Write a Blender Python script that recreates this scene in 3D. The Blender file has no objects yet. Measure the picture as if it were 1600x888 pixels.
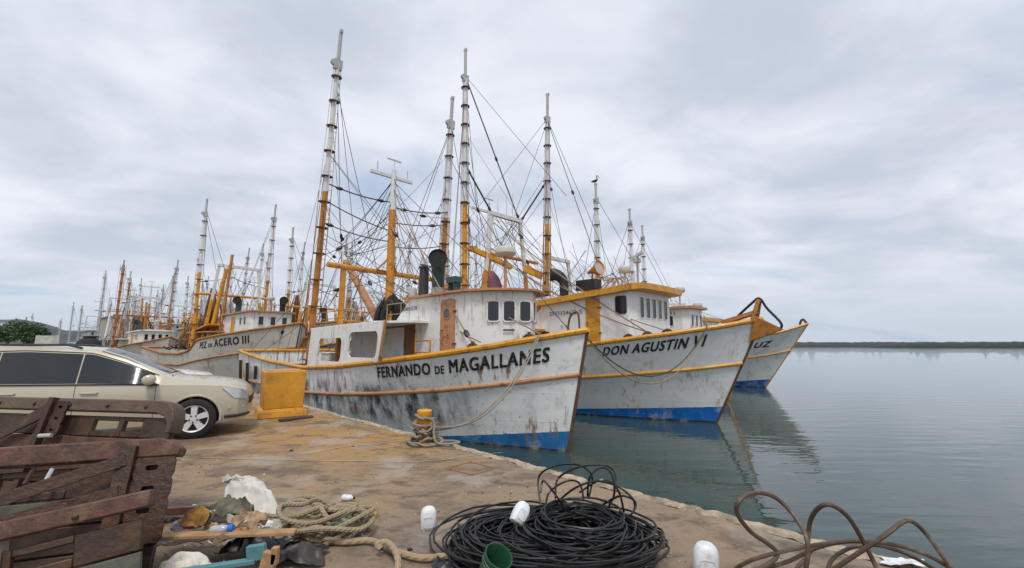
import bpy, bmesh, math, random
from mathutils import Vector, Matrix, noise as mn
random.seed(7)
R = math.radians
scn = bpy.context.scene
C = scn.collection
# ------------------------------------------------------------------ camera
FPX = 690.0; PITCH = math.atan(97 / FPX); EYE = 1.68
cam_d = bpy.data.cameras.new('camera'); cam = bpy.data.objects.new('camera', cam_d); C.objects.link(cam)
cam.location = (0, 0, EYE); cam.rotation_euler = (math.pi / 2 + PITCH, 0, 0)
cam_d.sensor_width = 36; cam_d.lens = 36 * FPX / 1600; cam_d.clip_start = 0.05; cam_d.clip_end = 20000
scn.camera = cam
# ------------------------------------------------------------------ light, sky, exposure
SUN_EL, SUN_AZ = R(60), R(176)          # azimuth clockwise from +Y: high behind the camera
w = bpy.data.worlds.new('World'); scn.world = w; w.use_nodes = True
nt = w.node_tree; nt.nodes.clear()
def N(t, **k):
    n = nt.nodes.new(t)
    for a, b in k.items(): setattr(n, a, b)
    return n
sky = N('ShaderNodeTexSky', sky_type='NISHITA', sun_disc=False, sun_elevation=SUN_EL, sun_rotation=SUN_AZ)
sky.air_density = 1.0; sky.dust_density = 1.5; sky.ozone_density = 1.0
tc = N('ShaderNodeTexCoord'); sep = N('ShaderNodeSeparateXYZ'); nt.links.new(tc.outputs['Generated'], sep.inputs[0])
def M(op, a, b=None, c=None, clamp=False):
    m = N('ShaderNodeMath', operation=op); m.use_clamp = clamp
    for i, x in enumerate((a, b, c)):
        if x is None: continue
        if isinstance(x, (int, float)): m.inputs[i].default_value = x
        else: nt.links.new(x, m.inputs[i])
    return m.outputs[0]
zc = M('ADD', M('MAXIMUM', sep.outputs[2], 0.0), 0.16)
comb = N('ShaderNodeCombineXYZ')
nt.links.new(M('DIVIDE', sep.outputs[0], zc), comb.inputs[0]); nt.links.new(M('DIVIDE', sep.outputs[1], zc), comb.inputs[1])
def cloud(scale, det, off, dist=0.4, sx=1.0):
    mp = N('ShaderNodeMapping'); mp.inputs['Location'].default_value = off; mp.inputs['Rotation'].default_value = (0, 0, R(-18)); mp.inputs['Scale'].default_value = (sx, 1, 1)
    nt.links.new(comb.outputs[0], mp.inputs[0])
    n = N('ShaderNodeTexNoise'); n.inputs['Scale'].default_value = scale; n.inputs['Detail'].default_value = det
    n.inputs['Roughness'].default_value = 0.55; n.inputs['Distortion'].default_value = dist
    nt.links.new(mp.outputs[0], n.inputs['Vector']); return n.outputs['Fac']
def ramp(x, a, b):
    m = N('ShaderNodeMapRange', interpolation_type='SMOOTHSTEP'); m.inputs[1].default_value = a; m.inputs[2].default_value = b
    nt.links.new(x, m.inputs[0]); return m.outputs[0]
cov = ramp(cloud(0.75, 6, (5.2, 1.3, 0), 0.5, 0.8), 0.20, 0.43)      # cover: nearly closed deck with thin blue windows
shade = ramp(cloud(1.9, 8, (3.0, 1.5, 2.0), 0.25, 0.8), 0.30, 0.70)  # thick and thin cloud
def mixc(f, a, b):
    m = N('ShaderNodeMix', data_type='RGBA')
    nt.links.new(f, m.inputs[0])
    for s, x in ((6, a), (7, b)):
        if isinstance(x, tuple): m.inputs[s].default_value = (*x, 1)
        else: nt.links.new(x, m.inputs[s])
    return m.outputs[2]
cl = mixc(shade, (5.0, 5.5, 6.5), (7.6, 7.9, 8.6))
low = ramp(sep.outputs[2], -0.02, 0.22)                              # the deck greys towards the horizon
cl = mixc(low, (5.7, 6.35, 7.1), cl)
thin = mixc(cov, (3.3, 4.7, 7.2), (1, 1, 1))
skc = N('ShaderNodeMix', data_type='RGBA', blend_type='MIX'); skc.inputs[0].default_value = 0.75
nt.links.new(sky.outputs[0], skc.inputs[6]); skc.inputs[7].default_value = (3.6, 5.0, 7.4, 1)
out_c = mixc(cov, skc.outputs[2], cl)
bg = N('ShaderNodeBackground'); bg.inputs['Strength'].default_value = 0.077
nt.links.new(out_c, bg.inputs['Color'])
wo = N('ShaderNodeOutputWorld'); nt.links.new(bg.outputs[0], wo.inputs[0])
sd = bpy.data.lights.new('sun', 'SUN'); sd.energy = 1.5; sd.angle = R(14); sd.color = (1.0, 0.95, 0.88)
so = bpy.data.objects.new('sun', sd); C.objects.link(so); so.location = (-20, -30, 40)
dirv = Vector((math.sin(SUN_AZ) * math.cos(SUN_EL), math.cos(SUN_AZ) * math.cos(SUN_EL), math.sin(SUN_EL)))
so.rotation_euler = dirv.to_track_quat('Z', 'Y').to_euler()
scn.view_settings.view_transform = 'Standard'; scn.view_settings.look = 'None'
scn.view_settings.exposure = 0.56; scn.view_settings.gamma = 1.0; scn.view_settings.use_curve_mapping = False
scn.render.engine = 'CYCLES'
WATER = -1.15
# ------------------------------------------------------------------ measuring helpers (pixel of the photograph -> point at a known plane)
def ray(px, py):
    a = (px - 800) / FPX; b = (444 - py) / FPX
    return Vector((a, math.cos(PITCH) - b * math.sin(PITCH), math.sin(PITCH) + b * math.cos(PITCH)))
def G(px, py, z=0.0):
    r = ray(px, py); return Vector((0, 0, EYE)) + r * ((z - EYE) / r.z)
def V(px, py, y):
    r = ray(px, py); return Vector((0, 0, EYE)) + r * (y / r.y)
# ------------------------------------------------------------------ materials
MATS = {}
def mat(name, base, rough=0.6, metal=0.0, dirt=None, dirt_amt=0.0, dscale=3.0, streak=None, streak_amt=0.0, sscale=(5, 5, 0.5),
        bump=0.0, bscale=30.0, spec=0.5, var=0.0, vscale=2.0, trans=0.0, alpha=1.0, hullzone=None, fine=0.0, grime=None, coord='Object', emit=None, plates=False, fthr=0.655, gsc=1.3):
    if name in MATS: return MATS[name]
    m = bpy.data.materials.new(name); m.use_nodes = True; t = m.node_tree; L = t.links
    b = t.nodes['Principled BSDF']
    b.inputs['Roughness'].default_value = rough; b.inputs['Metallic'].default_value = metal
    b.inputs['Specular IOR Level'].default_value = spec
    if trans: b.inputs['Transmission Weight'].default_value = trans
    if alpha < 1: b.inputs['Alpha'].default_value = alpha
    tcn = t.nodes.new('ShaderNodeTexCoord'); vec = tcn.outputs[coord]
    oi = t.nodes.new('ShaderNodeObjectInfo')
    add = t.nodes.new('ShaderNodeVectorMath'); add.operation = 'ADD'
    sc = t.nodes.new('ShaderNodeVectorMath'); sc.operation = 'SCALE'; sc.inputs[3].default_value = 37.0
    cx = t.nodes.new('ShaderNodeCombineXYZ')
    for i in range(3): L.new(oi.outputs['Random'], cx.inputs[i])
    L.new(cx.outputs[0], sc.inputs[0]); L.new(vec, add.inputs[0]); L.new(sc.outputs[0], add.inputs[1]); rv = add.outputs[0]
    def noise(v, s, det=4, scale3=None, ro=0.6):
        if scale3:
            mp = t.nodes.new('ShaderNodeMapping'); mp.inputs['Scale'].default_value = scale3; L.new(v, mp.inputs[0]); v = mp.outputs[0]
        n = t.nodes.new('ShaderNodeTexNoise'); n.inputs['Scale'].default_value = s; n.inputs['Detail'].default_value = det; n.inputs['Roughness'].default_value = ro
        L.new(v, n.inputs['Vector']); return n.outputs['Fac']
    def mr(x, a, c, lo=0.0, hi=1.0):
        n = t.nodes.new('ShaderNodeMapRange'); n.interpolation_type = 'SMOOTHSTEP'
        for i, q in ((1, a), (2, c), (3, lo), (4, hi)): n.inputs[i].default_value = q
        L.new(x, n.inputs[0]); return n.outputs[0]
    def mul(x, y):
        n = t.nodes.new('ShaderNodeMath'); n.operation = 'MULTIPLY'
        for i, q in enumerate((x, y)):
            if isinstance(q, (int, float)): n.inputs[i].default_value = q
            else: L.new(q, n.inputs[i])
        return n.outputs[0]
    def mix(f, a, c):
        n = t.nodes.new('ShaderNodeMix'); n.data_type = 'RGBA'
        if isinstance(f, (int, float)): n.inputs[0].default_value = f
        else: L.new(f, n.inputs[0])
        for s, q in ((6, a), (7, c)):
            if isinstance(q, tuple): n.inputs[s].default_value = (*q[:3], 1)
            else: L.new(q, n.inputs[s])
        return n.outputs[2]
    col = tuple(base)
    sp = t.nodes.new('ShaderNodeSeparateXYZ'); L.new(vec, sp.inputs[0])
    if var:
        lo = tuple(x * (1 - var) for x in base); hi = tuple(min(1, x * (1 + var)) for x in base)
        col = mix(mr(noise(rv, vscale, 5), 0.3, 0.7), lo, hi)
    if hullzone:
        z0, sl, paint = hullzone                       # painted boot top below a raked line
        zz = t.nodes.new('ShaderNodeMath'); zz.operation = 'MULTIPLY_ADD'; zz.inputs[1].default_value = -sl
        L.new(sp.outputs[0], zz.inputs[0]); L.new(sp.outputs[2], zz.inputs[2])
        nz = t.nodes.new('ShaderNodeMath'); nz.operation = 'MULTIPLY_ADD'; nz.inputs[1].default_value = 0.03
        L.new(noise(vec, 6, 3), nz.inputs[0]); L.new(zz.outputs[0], nz.inputs[2])
        pv = mix(mr(noise(vec, 2.2, 6), 0.3, 0.75), tuple(x * 0.75 for x in paint), tuple(min(1, x * 1.25) for x in paint))
        pv = mix(mr(noise(vec, 3.0, 8, (1, 1, 2)), 0.63, 0.68, 0, 0.75), pv, (0.30, 0.30, 0.26))
        col = mix(mr(nz.outputs[0], z0 + 0.012, z0 + 0.028), pv, col)
        under_shade = mr(sp.outputs[2], 0.02, 0.09)
        col = mix(under_shade, (0.012, 0.014, 0.012), col)  # black waterline band paints in the shaded underside of the hull
    if grime:                                          # big soft sooty patches with a shape of their own
        gx0, gx1, gz1, amt = grime
        g = mul(mr(noise(vec, 1.25, 9, (1.5, 1, .6), 0.70), 0.40, 0.60), mr(sp.outputs[0], gx1, gx0))
        g = mul(mul(g, mr(sp.outputs[2], gz1, gz1 - 0.5)), mr(sp.outputs[2], 0.25, 0.7))
        g2 = mul(mr(noise(vec, 1.4, 7, (1.2, 1, .25), 0.7), 0.47, 0.66), mr(sp.outputs[0], gx1 + 1.5, gx0))
        col = mix(mul(g, amt), col, (0.04, 0.042, 0.045)); col = mix(mul(g2, amt * 0.55), col, (0.16, 0.15, 0.13))
    if streak:
        s1 = mr(noise(rv, 1.0, 5, sscale, 0.65), 0.52, 0.66)
        s2 = mr(noise(rv, 1.0, 3, (0.7, 0.7, 0.9)), 0.43, 0.58)
        col = mix(mul(mul(s1, s2), streak_amt), col, streak)
    if dirt:
        col = mix(mul(mr(noise(rv, dscale, 8, None, 0.68), 0.52, 0.66), dirt_amt), col, dirt)
    if fine:
        ch = mr(noise(rv, 7.0, 9, (1, 1, 1.6), 0.72), fthr, fthr + 0.02)
        col = mix(mul(ch, fine), col, (0.09, 0.05, 0.03))
    if isinstance(col, tuple): b.inputs['Base Color'].default_value = (*col[:3], 1)
    else: L.new(col, b.inputs['Base Color'])
    if bump:
        bn = t.nodes.new('ShaderNodeBump'); bn.inputs['Strength'].default_value = bump; bn.inputs['Distance'].default_value = 0.02
        L.new(noise(rv, bscale, 6), bn.inputs['Height']); L.new(bn.outputs[0], b.inputs['Normal'])
        if plates:     # welded plate seams and gentle dishing of the plates
            cxz = t.nodes.new('ShaderNodeCombineXYZ'); L.new(sp.outputs[0], cxz.inputs[0]); L.new(sp.outputs[2], cxz.inputs[1])
            bk = t.nodes.new('ShaderNodeTexBrick'); bk.inputs['Scale'].default_value = 1.0; bk.inputs['Brick Width'].default_value = 2.3; bk.inputs['Row Height'].default_value = 0.78; bk.inputs['Mortar Size'].default_value = 0.012; bk.inputs['Mortar Smooth'].default_value = 0.6
            L.new(cxz.outputs[0], bk.inputs['Vector']); b3 = t.nodes.new('ShaderNodeBump'); b3.inputs['Strength'].default_value = 0.35; b3.inputs['Distance'].default_value = 0.012; L.new(bk.outputs['Fac'], b3.inputs['Height'])
            b4 = t.nodes.new('ShaderNodeBump'); b4.inputs['Strength'].default_value = 0.5; b4.inputs['Distance'].default_value = 0.06; L.new(noise(vec, 1.1, 2), b4.inputs['Height'])
            L.new(b4.outputs[0], b3.inputs['Normal']); L.new(b3.outputs[0], bn.inputs['Normal'])
    if rough > 0.15 and not metal and not trans:
        L.new(mr(noise(rv, 4.0, 4), 0.25, 0.75, max(0.05, rough - 0.12), min(1, rough + 0.12)), b.inputs['Roughness'])
    MATS[name] = m; return m
RUST = (0.16, 0.065, 0.025); OR = (0.56, 0.235, 0.02)
white = mat('white_paint', (0.76, 0.75, 0.72), 0.5, streak=(0.30, 0.15, 0.05), streak_amt=0.85, sscale=(9, 9, 0.7), dirt=(0.40, 0.36, 0.30), dirt_amt=0.4, fine=0.8, bump=0.15, bscale=14)
white2 = mat('white_paint_clean', (0.80, 0.79, 0.77), 0.45, streak=(0.42, 0.33, 0.16), streak_amt=0.4, dirt=(0.45, 0.43, 0.4), dirt_amt=0.25, bump=0.12, bscale=14)
whitep = mat('white_pole_paint', (0.66, 0.67, 0.67), 0.5, dirt=(0.25, 0.16, 0.1), dirt_amt=0.5, dscale=5)
orange = mat('orange_paint', OR, 0.45, dirt=(0.22, 0.08, 0.025), dirt_amt=0.75, dscale=4, fine=0.6, var=0.12, bump=0.1, bscale=20)
yellow = mat('yellow_ochre_paint', (0.62, 0.29, 0.016), 0.45, dirt=(0.30, 0.11, 0.02), dirt_amt=0.7, dscale=3, fine=0.8, streak=(0.16, 0.06, 0.02), streak_amt=0.5, sscale=(6, 6, 1), var=0.1, bump=0.1, bscale=20)
orust = mat('rusted_orange_paint', (0.42, 0.17, 0.03), 0.6, dirt=RUST, dirt_amt=0.85, dscale=5, fine=0.8, var=0.2)
tan = mat('faded_orange_paint', (0.47, 0.23, 0.10), 0.55, dirt=(0.15, 0.06, 0.03), dirt_amt=0.75, dscale=4, fine=0.6)
rust = mat('rusty_iron', (0.13, 0.06, 0.03), 0.8, dirt=(0.05, 0.03, 0.02), dirt_amt=0.8, var=0.3, bump=0.4)
wire = mat('wire_rope', (0.055, 0.045, 0.04), 0.7)
wire2 = mat('tan_hemp_line', (0.30, 0.21, 0.12), 0.85)
black = mat('black_iron', (0.018, 0.018, 0.02), 0.5, dirt=(0.06, 0.05, 0.04), dirt_amt=0.5)
teal = mat('dark_green_paint', (0.03, 0.085, 0.08), 0.5, dirt=(0.08, 0.07, 0.05), dirt_amt=0.5)
navy = mat('navy_cover', (0.012, 0.017, 0.035), 0.6)
glass = mat('dark_glass', (0.012, 0.013, 0.014), 0.08, spec=0.7)
bglass = mat('grey_glass', (0.06, 0.07, 0.075), 0.12, spec=0.7)
galv = mat('galvanised_grey', (0.42, 0.43, 0.43), 0.45, dirt=(0.2, 0.15, 0.1), dirt_amt=0.5)
domem = mat('radar_dome', (0.50, 0.50, 0.44), 0.45, dirt=(0.3, 0.28, 0.22), dirt_amt=0.5)
letter = mat('black_lettering', (0.014, 0.014, 0.015), 0.6, dirt=(0.30, 0.29, 0.27), dirt_amt=0.5, dscale=14)
deckm = mat('deck_grey', (0.20, 0.19, 0.17), 0.75, dirt=(0.09, 0.07, 0.05), dirt_amt=0.7, bump=0.3)
blackrub = mat('black_rubber', (0.012, 0.012, 0.012), 0.75)
purple = mat('faded_purple_cloth', (0.16, 0.075, 0.09), 0.9, var=0.3)
netm = mat('dark_net', (0.02, 0.022, 0.022), 0.95)
hullF = mat('hull_paint_weathered', (0.80, 0.805, 0.79), 0.5, plates=True, fthr=0.625, hullzone=(0.55, 0.115, (0.015, 0.17, 0.42)), grime=(-3.8, -1.9, 1.8, 1.0),
            streak=(0.27, 0.13, 0.05), streak_amt=0.95, sscale=(5.5, 5.5, 0.35), dirt=(0.42, 0.41, 0.38), dirt_amt=0.45, dscale=1.6, fine=1.0, bump=0.25, bscale=5)
hullD = mat('hull_paint_white', (0.78, 0.785, 0.78), 0.42, plates=True, hullzone=(0.59, 0.07, (0.008, 0.15, 0.52)),
            streak=(0.44, 0.36, 0.13), streak_amt=0.85, sscale=(5, 5, 0.2), dirt=(0.5, 0.49, 0.47), dirt_amt=0.5, dscale=1.2, bump=0.2, bscale=4)
hullU = mat('hull_paint_white_far', (0.76, 0.77, 0.77), 0.42, hullzone=(0.55, 0.1, (0.01, 0.11, 0.36)), streak=(0.4, 0.33, 0.15), streak_amt=0.6, sscale=(2.6, 2.6, 0.16), dirt=(0.45, 0.44, 0.42), dirt_amt=0.5, dscale=1.2)
hullP = mat('hull_paint_stained', (0.55, 0.52, 0.46), 0.55, hullzone=(0.35, 0.0, (0.12, 0.13, 0.14)), streak=(0.28, 0.17, 0.07), streak_amt=0.9, sscale=(2, 2, 0.3), dirt=(0.32, 0.25, 0.16), dirt_amt=0.7, dscale=1.0, fine=0.6)
hullG = mat('hull_paint_grey', (0.17, 0.18, 0.18), 0.6, streak=(0.2, 0.1, 0.05), streak_amt=0.8, dirt=(0.07, 0.07, 0.07), dirt_amt=0.7, dscale=1.0)
greyp = mat('grey_white_paint', (0.40, 0.41, 0.40), 0.6, dirt=(0.16, 0.13, 0.1), dirt_amt=0.6, dscale=2)
# ------------------------------------------------------------------ mesh helpers
class MB:
    def __init__(s): s.v = []; s.f = []; s.uv = {}; s.mi = []
    def add(s, vs, fs, k=0):
        o = len(s.v); s.v += [tuple(p) for p in vs]
        for f in fs: s.f.append([i + o for i in f]); s.mi.append(k)
        return s
    def box(s, c, d, rot=None, k=0):
        c = Vector(c); h = Vector(d) / 2; vs = []
        for x in (-1, 1):
            for y in (-1, 1):
                for z in (-1, 1):
                    p = Vector((x * h.x, y * h.y, z * h.z))
                    if rot is not None: p = rot @ p
                    vs.append(c + p)
        return s.add(vs, [(0, 1, 3, 2), (4, 6, 7, 5), (0, 4, 5, 1), (2, 3, 7, 6), (0, 2, 6, 4), (1, 5, 7, 3)], k)
    def beam(s, p, q, wd, hd, k=0, up=(0, 0, 1)):
        p, q = Vector(p), Vector(q); d = (q - p); l = d.length; d.normalize()
        u = Vector(up)
        if abs(d.dot(u)) > 0.98: u = Vector((1, 0, 0))
        sd_ = d.cross(u).normalized(); u = sd_.cross(d)
        return s.box((p + q) / 2, (l, wd, hd), Matrix((d, sd_, u)).transposed(), k)
    def tube(s, pts, r, n=8, closed=False, cap=True, k=0, vlen=1.0):
        pts = [Vector(p) for p in pts]; m = len(pts)
        rs = r if isinstance(r, (list, tuple)) else [r] * m
        o = len(s.v); nrm = None; dist = 0.0
        rows = []
        for i, p in enumerate(pts):
            a = pts[(i - 1) % m] if (closed or i > 0) else p; b = pts[(i + 1) % m] if (closed or i < m - 1) else p
            t = (b - a)
            t = t.normalized() if t.length > 1e-9 else Vector((0, 0, 1))
            if nrm is None:
                nrm = t.orthogonal().normalized()
            else:
                nrm = nrm - t * nrm.dot(t)
                nrm = nrm.normalized() if nrm.length > 1e-6 else t.orthogonal().normalized()
            bn = t.cross(nrm)
            if i: dist += (p - pts[i - 1]).length
            rows.append(dist)
            for j in range(n):
                a_ = 2 * math.pi * j / n
                s.v.append(tuple(p + (nrm * math.cos(a_) + bn * math.sin(a_)) * rs[i]))
        last = m if closed else m - 1
        for i in range(last):
            i2 = (i + 1) % m
            d1 = rows[i]; d2 = rows[i2] if i2 else dist + (pts[0] - pts[-1]).length
            for j in range(n):
                j2 = (j + 1) % n
                s.uv[len(s.f)] = [(j / n, d1), ((j + 1) / n, d1), ((j + 1) / n, d2), (j / n, d2)]
                s.f.append([o + i * n + j, o + i * n + j2, o + i2 * n + j2, o + i2 * n + j]); s.mi.append(k)
        if cap and not closed:
            s.f.append([o + j for j in range(n)][::-1]); s.mi.append(k)
            s.f.append([o + (m - 1) * n + j for j in range(n)]); s.mi.append(k)
        return s
    def lathe(s, prof, n=16, mtx=Matrix.Identity(4), k=0, cap=True):
        o = len(s.v)
        for r, z in prof:
            for j in range(n):
                a = 2 * math.pi * j / n; s.v.append(tuple(mtx @ Vector((r * math.cos(a), r * math.sin(a), z))))
        for i in range(len(prof) - 1):
            for j in range(n):
                j2 = (j + 1) % n
                s.f.append([o + i * n + j, o + i * n + j2, o + (i + 1) * n + j2, o + (i + 1) * n + j]); s.mi.append(k)
        if cap:
            s.f.append([o + j for j in range(n)][::-1]); s.mi.append(k)
            e = o + (len(prof) - 1) * n; s.f.append([e + j for j in range(n)]); s.mi.append(k)
        return s
    def grid(s, rows, k=0, closed=False):
        o = len(s.v); n = len(rows[0])
        for r in rows: s.v += [tuple(p) for p in r]
        for i in range(len(rows) - 1):
            for j in range(n if closed else n - 1):
                j2 = (j + 1) % n
                s.f.append([o + i * n + j, o + i * n + j2, o + (i + 1) * n + j2, o + (i + 1) * n + j]); s.mi.append(k)
        return s
    def prism(s, a, b, k=0):      # two matching loops closed into a solid
        n = len(a); o = len(s.v); s.v += [tuple(p) for p in a] + [tuple(p) for p in b]
        s.f.append([o + i for i in range(n)][::-1]); s.f.append([o + n + i for i in range(n)]); s.mi += [k, k]
        for i in range(n):
            j = (i + 1) % n; s.f.append([o + i, o + j, o + n + j, o + n + i]); s.mi.append(k)
        return s
    def ring(s, outer, inner, d, k=0):   # plate with a hole: loops of equal count, d = thickness vector
        n = len(outer); o = len(s.v); d = Vector(d)
        s.v += [tuple(Vector(p)) for p in outer] + [tuple(Vector(p)) for p in inner] + [tuple(Vector(p) + d) for p in outer] + [tuple(Vector(p) + d) for p in inner]
        for i in range(n):
            j = (i + 1) % n
            for q in ((i, j, n + j, n + i), (2 * n + j, 2 * n + i, 3 * n + i, 3 * n + j), (j, i, 2 * n + i, 2 * n + j), (n + i, n + j, 3 * n + j, 3 * n + i)):
                s.f.append([o + x for x in q]); s.mi.append(k)
        return s
    def mesh(s, name, mats, smooth=38):
        me = bpy.data.meshes.new(name); me.from_pydata(s.v, [], s.f)
        for m in (mats if isinstance(mats, (list, tuple)) else [mats]): me.materials.append(m)
        if any(s.mi): me.polygons.foreach_set('material_index', s.mi)
        if s.uv:
            ul = me.uv_layers.new(name='UVMap')
            for fi, uvs in s.uv.items():
                ls = me.polygons[fi].loop_start
                for j, q in enumerate(uvs): ul.data[ls + j].uv = q
        bm = bmesh.new(); bm.from_mesh(me); bmesh.ops.recalc_face_normals(bm, faces=bm.faces); bm.to_mesh(me); bm.free()
        if smooth:
            me.polygons.foreach_set('use_smooth', [True] * len(me.polygons)); me.set_sharp_from_angle(angle=R(smooth))
        me.update(); return me
    def build(s, name, mats, parent=None, smooth=38, bevel=0):
        return link(name, s.mesh(name, mats, smooth), parent, bevel=bevel)
def link(name, me, parent=None, loc=None, mtx=None, bevel=0):
    o = bpy.data.objects.new(name, me); C.objects.link(o)
    if parent is not None: o.parent = parent
    if mtx is not None: o.matrix_local = mtx
    elif loc is not None: o.location = loc
    if bevel:
        b = o.modifiers.new('bevel', 'BEVEL'); b.width = bevel; b.segments = 2; b.limit_method = 'ANGLE'; b.angle_limit = R(40)
    return o
def tag(o, label, cat, group=None):
    o['label'] = label; o['category'] = cat
    if group: o['group'] = group
    return o
def thing(name, label, cat, loc=(0, 0, 0), rz=0.0, group=None):
    o = bpy.data.objects.new(name, None); C.objects.link(o); o.location = loc; o.rotation_euler = (0, 0, rz); o.empty_display_size = 0.2
    return tag(o, label, cat, group)
def struct(o): o['kind'] = 'structure'; return o
def rrect(w_, h_, r, n=4):
    pts = []
    for cx_, cy_, a0 in ((w_ / 2 - r, h_ / 2 - r, 0), (-w_ / 2 + r, h_ / 2 - r, 90), (-w_ / 2 + r, -h_ / 2 + r, 180), (w_ / 2 - r, -h_ / 2 + r, 270)):
        for i in range(n + 1):
            a = R(a0 + 90 * i / n); pts.append((cx_ + r * math.cos(a), cy_ + r * math.sin(a)))
    return pts
def lerp(a, b, t): return a + (b - a) * t
def itp(tab, x):
    if x <= tab[0][0]: return tab[0][1]
    for (a, p), (b, q) in zip(tab, tab[1:]):
        if x <= b: return p + (q - p) * (x - a) / (b - a)
    return tab[-1][1]
def sitp(tab, x):      # smooth (Catmull-Rom like) table lookup
    h = 0.35
    return (itp(tab, x - h) + 2 * itp(tab, x) + itp(tab, x + h)) / 4 if x - h > tab[0][0] else itp(tab, x)
def smooth_path(pts, sub=6, closed=False):
    pts = [Vector(p) for p in pts]; n = len(pts); out = []
    rng = range(n) if closed else range(n - 1)
    for i in rng:
        p0 = pts[(i - 1) % n] if closed or i > 0 else pts[i]; p1 = pts[i]; p2 = pts[(i + 1) % n]; p3 = pts[(i + 2) % n] if closed or i < n - 2 else p2
        for j in range(sub):
            t = j / sub
            out.append(0.5 * ((2 * p1) + (p2 - p0) * t + (2 * p0 - 5 * p1 + 4 * p2 - p3) * t * t + (3 * p1 - p0 - 3 * p2 + p3) * t ** 3))
    if not closed: out.append(pts[-1])
    return out
def sagline(p, q, sag, n=10):
    p, q = Vector(p), Vector(q)
    return [p.lerp(q, i / n) - Vector((0, 0, sag * 4 * (i / n) * (1 - i / n))) for i in range(n + 1)]
def text_mesh(txt, bold=0.02, spacing=1.0):
    cu = bpy.data.curves.new('t', 'FONT'); cu.body = txt; cu.size = 1.0; cu.offset = bold; cu.resolution_u = 3; cu.space_character = spacing
    o = bpy.data.objects.new('t', cu); C.objects.link(o)
    me = bpy.data.meshes.new_from_object(o.evaluated_get(bpy.context.evaluated_depsgraph_get()))
    bpy.data.objects.remove(o); bpy.data.curves.remove(cu)
    xs = [v.co.x for v in me.vertices]; ys = [v.co.y for v in me.vertices]
    x0, x1, y0, y1 = min(xs), max(xs), min(ys), max(ys)
    return me, x0, x1, y0, y1
def map_text(me, fn, name, m, parent):
    for v in me.vertices: v.co = fn(v.co.x, v.co.y)
    me.materials.clear(); me.materials.append(m); me.update()
    return link(name, me, parent)
# ================================================================== SETTING
def node_mat(name):
    m = bpy.data.materials.new(name); m.use_nodes = True; t = m.node_tree; return m, t, t.nodes['Principled BSDF']
def water_material():
    m, t, b = node_mat('harbour_water'); L = t.links
    b.inputs['Base Color'].default_value = (0.034, 0.058, 0.054, 1); b.inputs['Roughness'].default_value = 0.03; b.inputs['IOR'].default_value = 1.333
    tc = t.nodes.new('ShaderNodeTexCoord')
    def nz(s, sc, det, rot=0):
        mp = t.nodes.new('ShaderNodeMapping'); mp.inputs['Scale'].default_value = s; mp.inputs['Rotation'].default_value = (0, 0, rot); L.new(tc.outputs['Object'], mp.inputs[0])
        n = t.nodes.new('ShaderNodeTexNoise'); n.inputs['Scale'].default_value = sc; n.inputs['Detail'].default_value = det; L.new(mp.outputs[0], n.inputs['Vector']); return n.outputs['Fac']
    b1 = t.nodes.new('ShaderNodeBump'); b1.inputs['Strength'].default_value = 0.10; b1.inputs['Distance'].default_value = 0.20; L.new(nz((0.5, 1.6, 1), 1.0, 3, R(8)), b1.inputs['Height'])
    b2 = t.nodes.new('ShaderNodeBump'); b2.inputs['Strength'].default_value = 0.07; b2.inputs['Distance'].default_value = 0.035; L.new(nz((0.8, 2.0, 1), 2.6, 2, R(-15)), b2.inputs['Height'])
    L.new(b1.outputs[0], b2.inputs['Normal']); L.new(b2.outputs[0], b.inputs['Normal'])
    p = t.nodes.new('ShaderNodeMapRange'); p.inputs[1].default_value = 0.35; p.inputs[2].default_value = 0.7; p.inputs[3].default_value = 0.0; p.inputs[4].default_value = 0.03
    L.new(nz((0.05, 0.14, 1), 1.0, 3), p.inputs[0]); L.new(p.outputs[0], b.inputs['Roughness'])
    return m
wm = MB()
wm.add([(-3000, -300, 0), (3800, -300, 0), (3800, 3000, 0), (-3000, 3000, 0)], [(0, 1, 2, 3)])
wo_ = wm.build('water', water_material(), smooth=0); wo_.location.z = WATER; struct(wo_)
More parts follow.
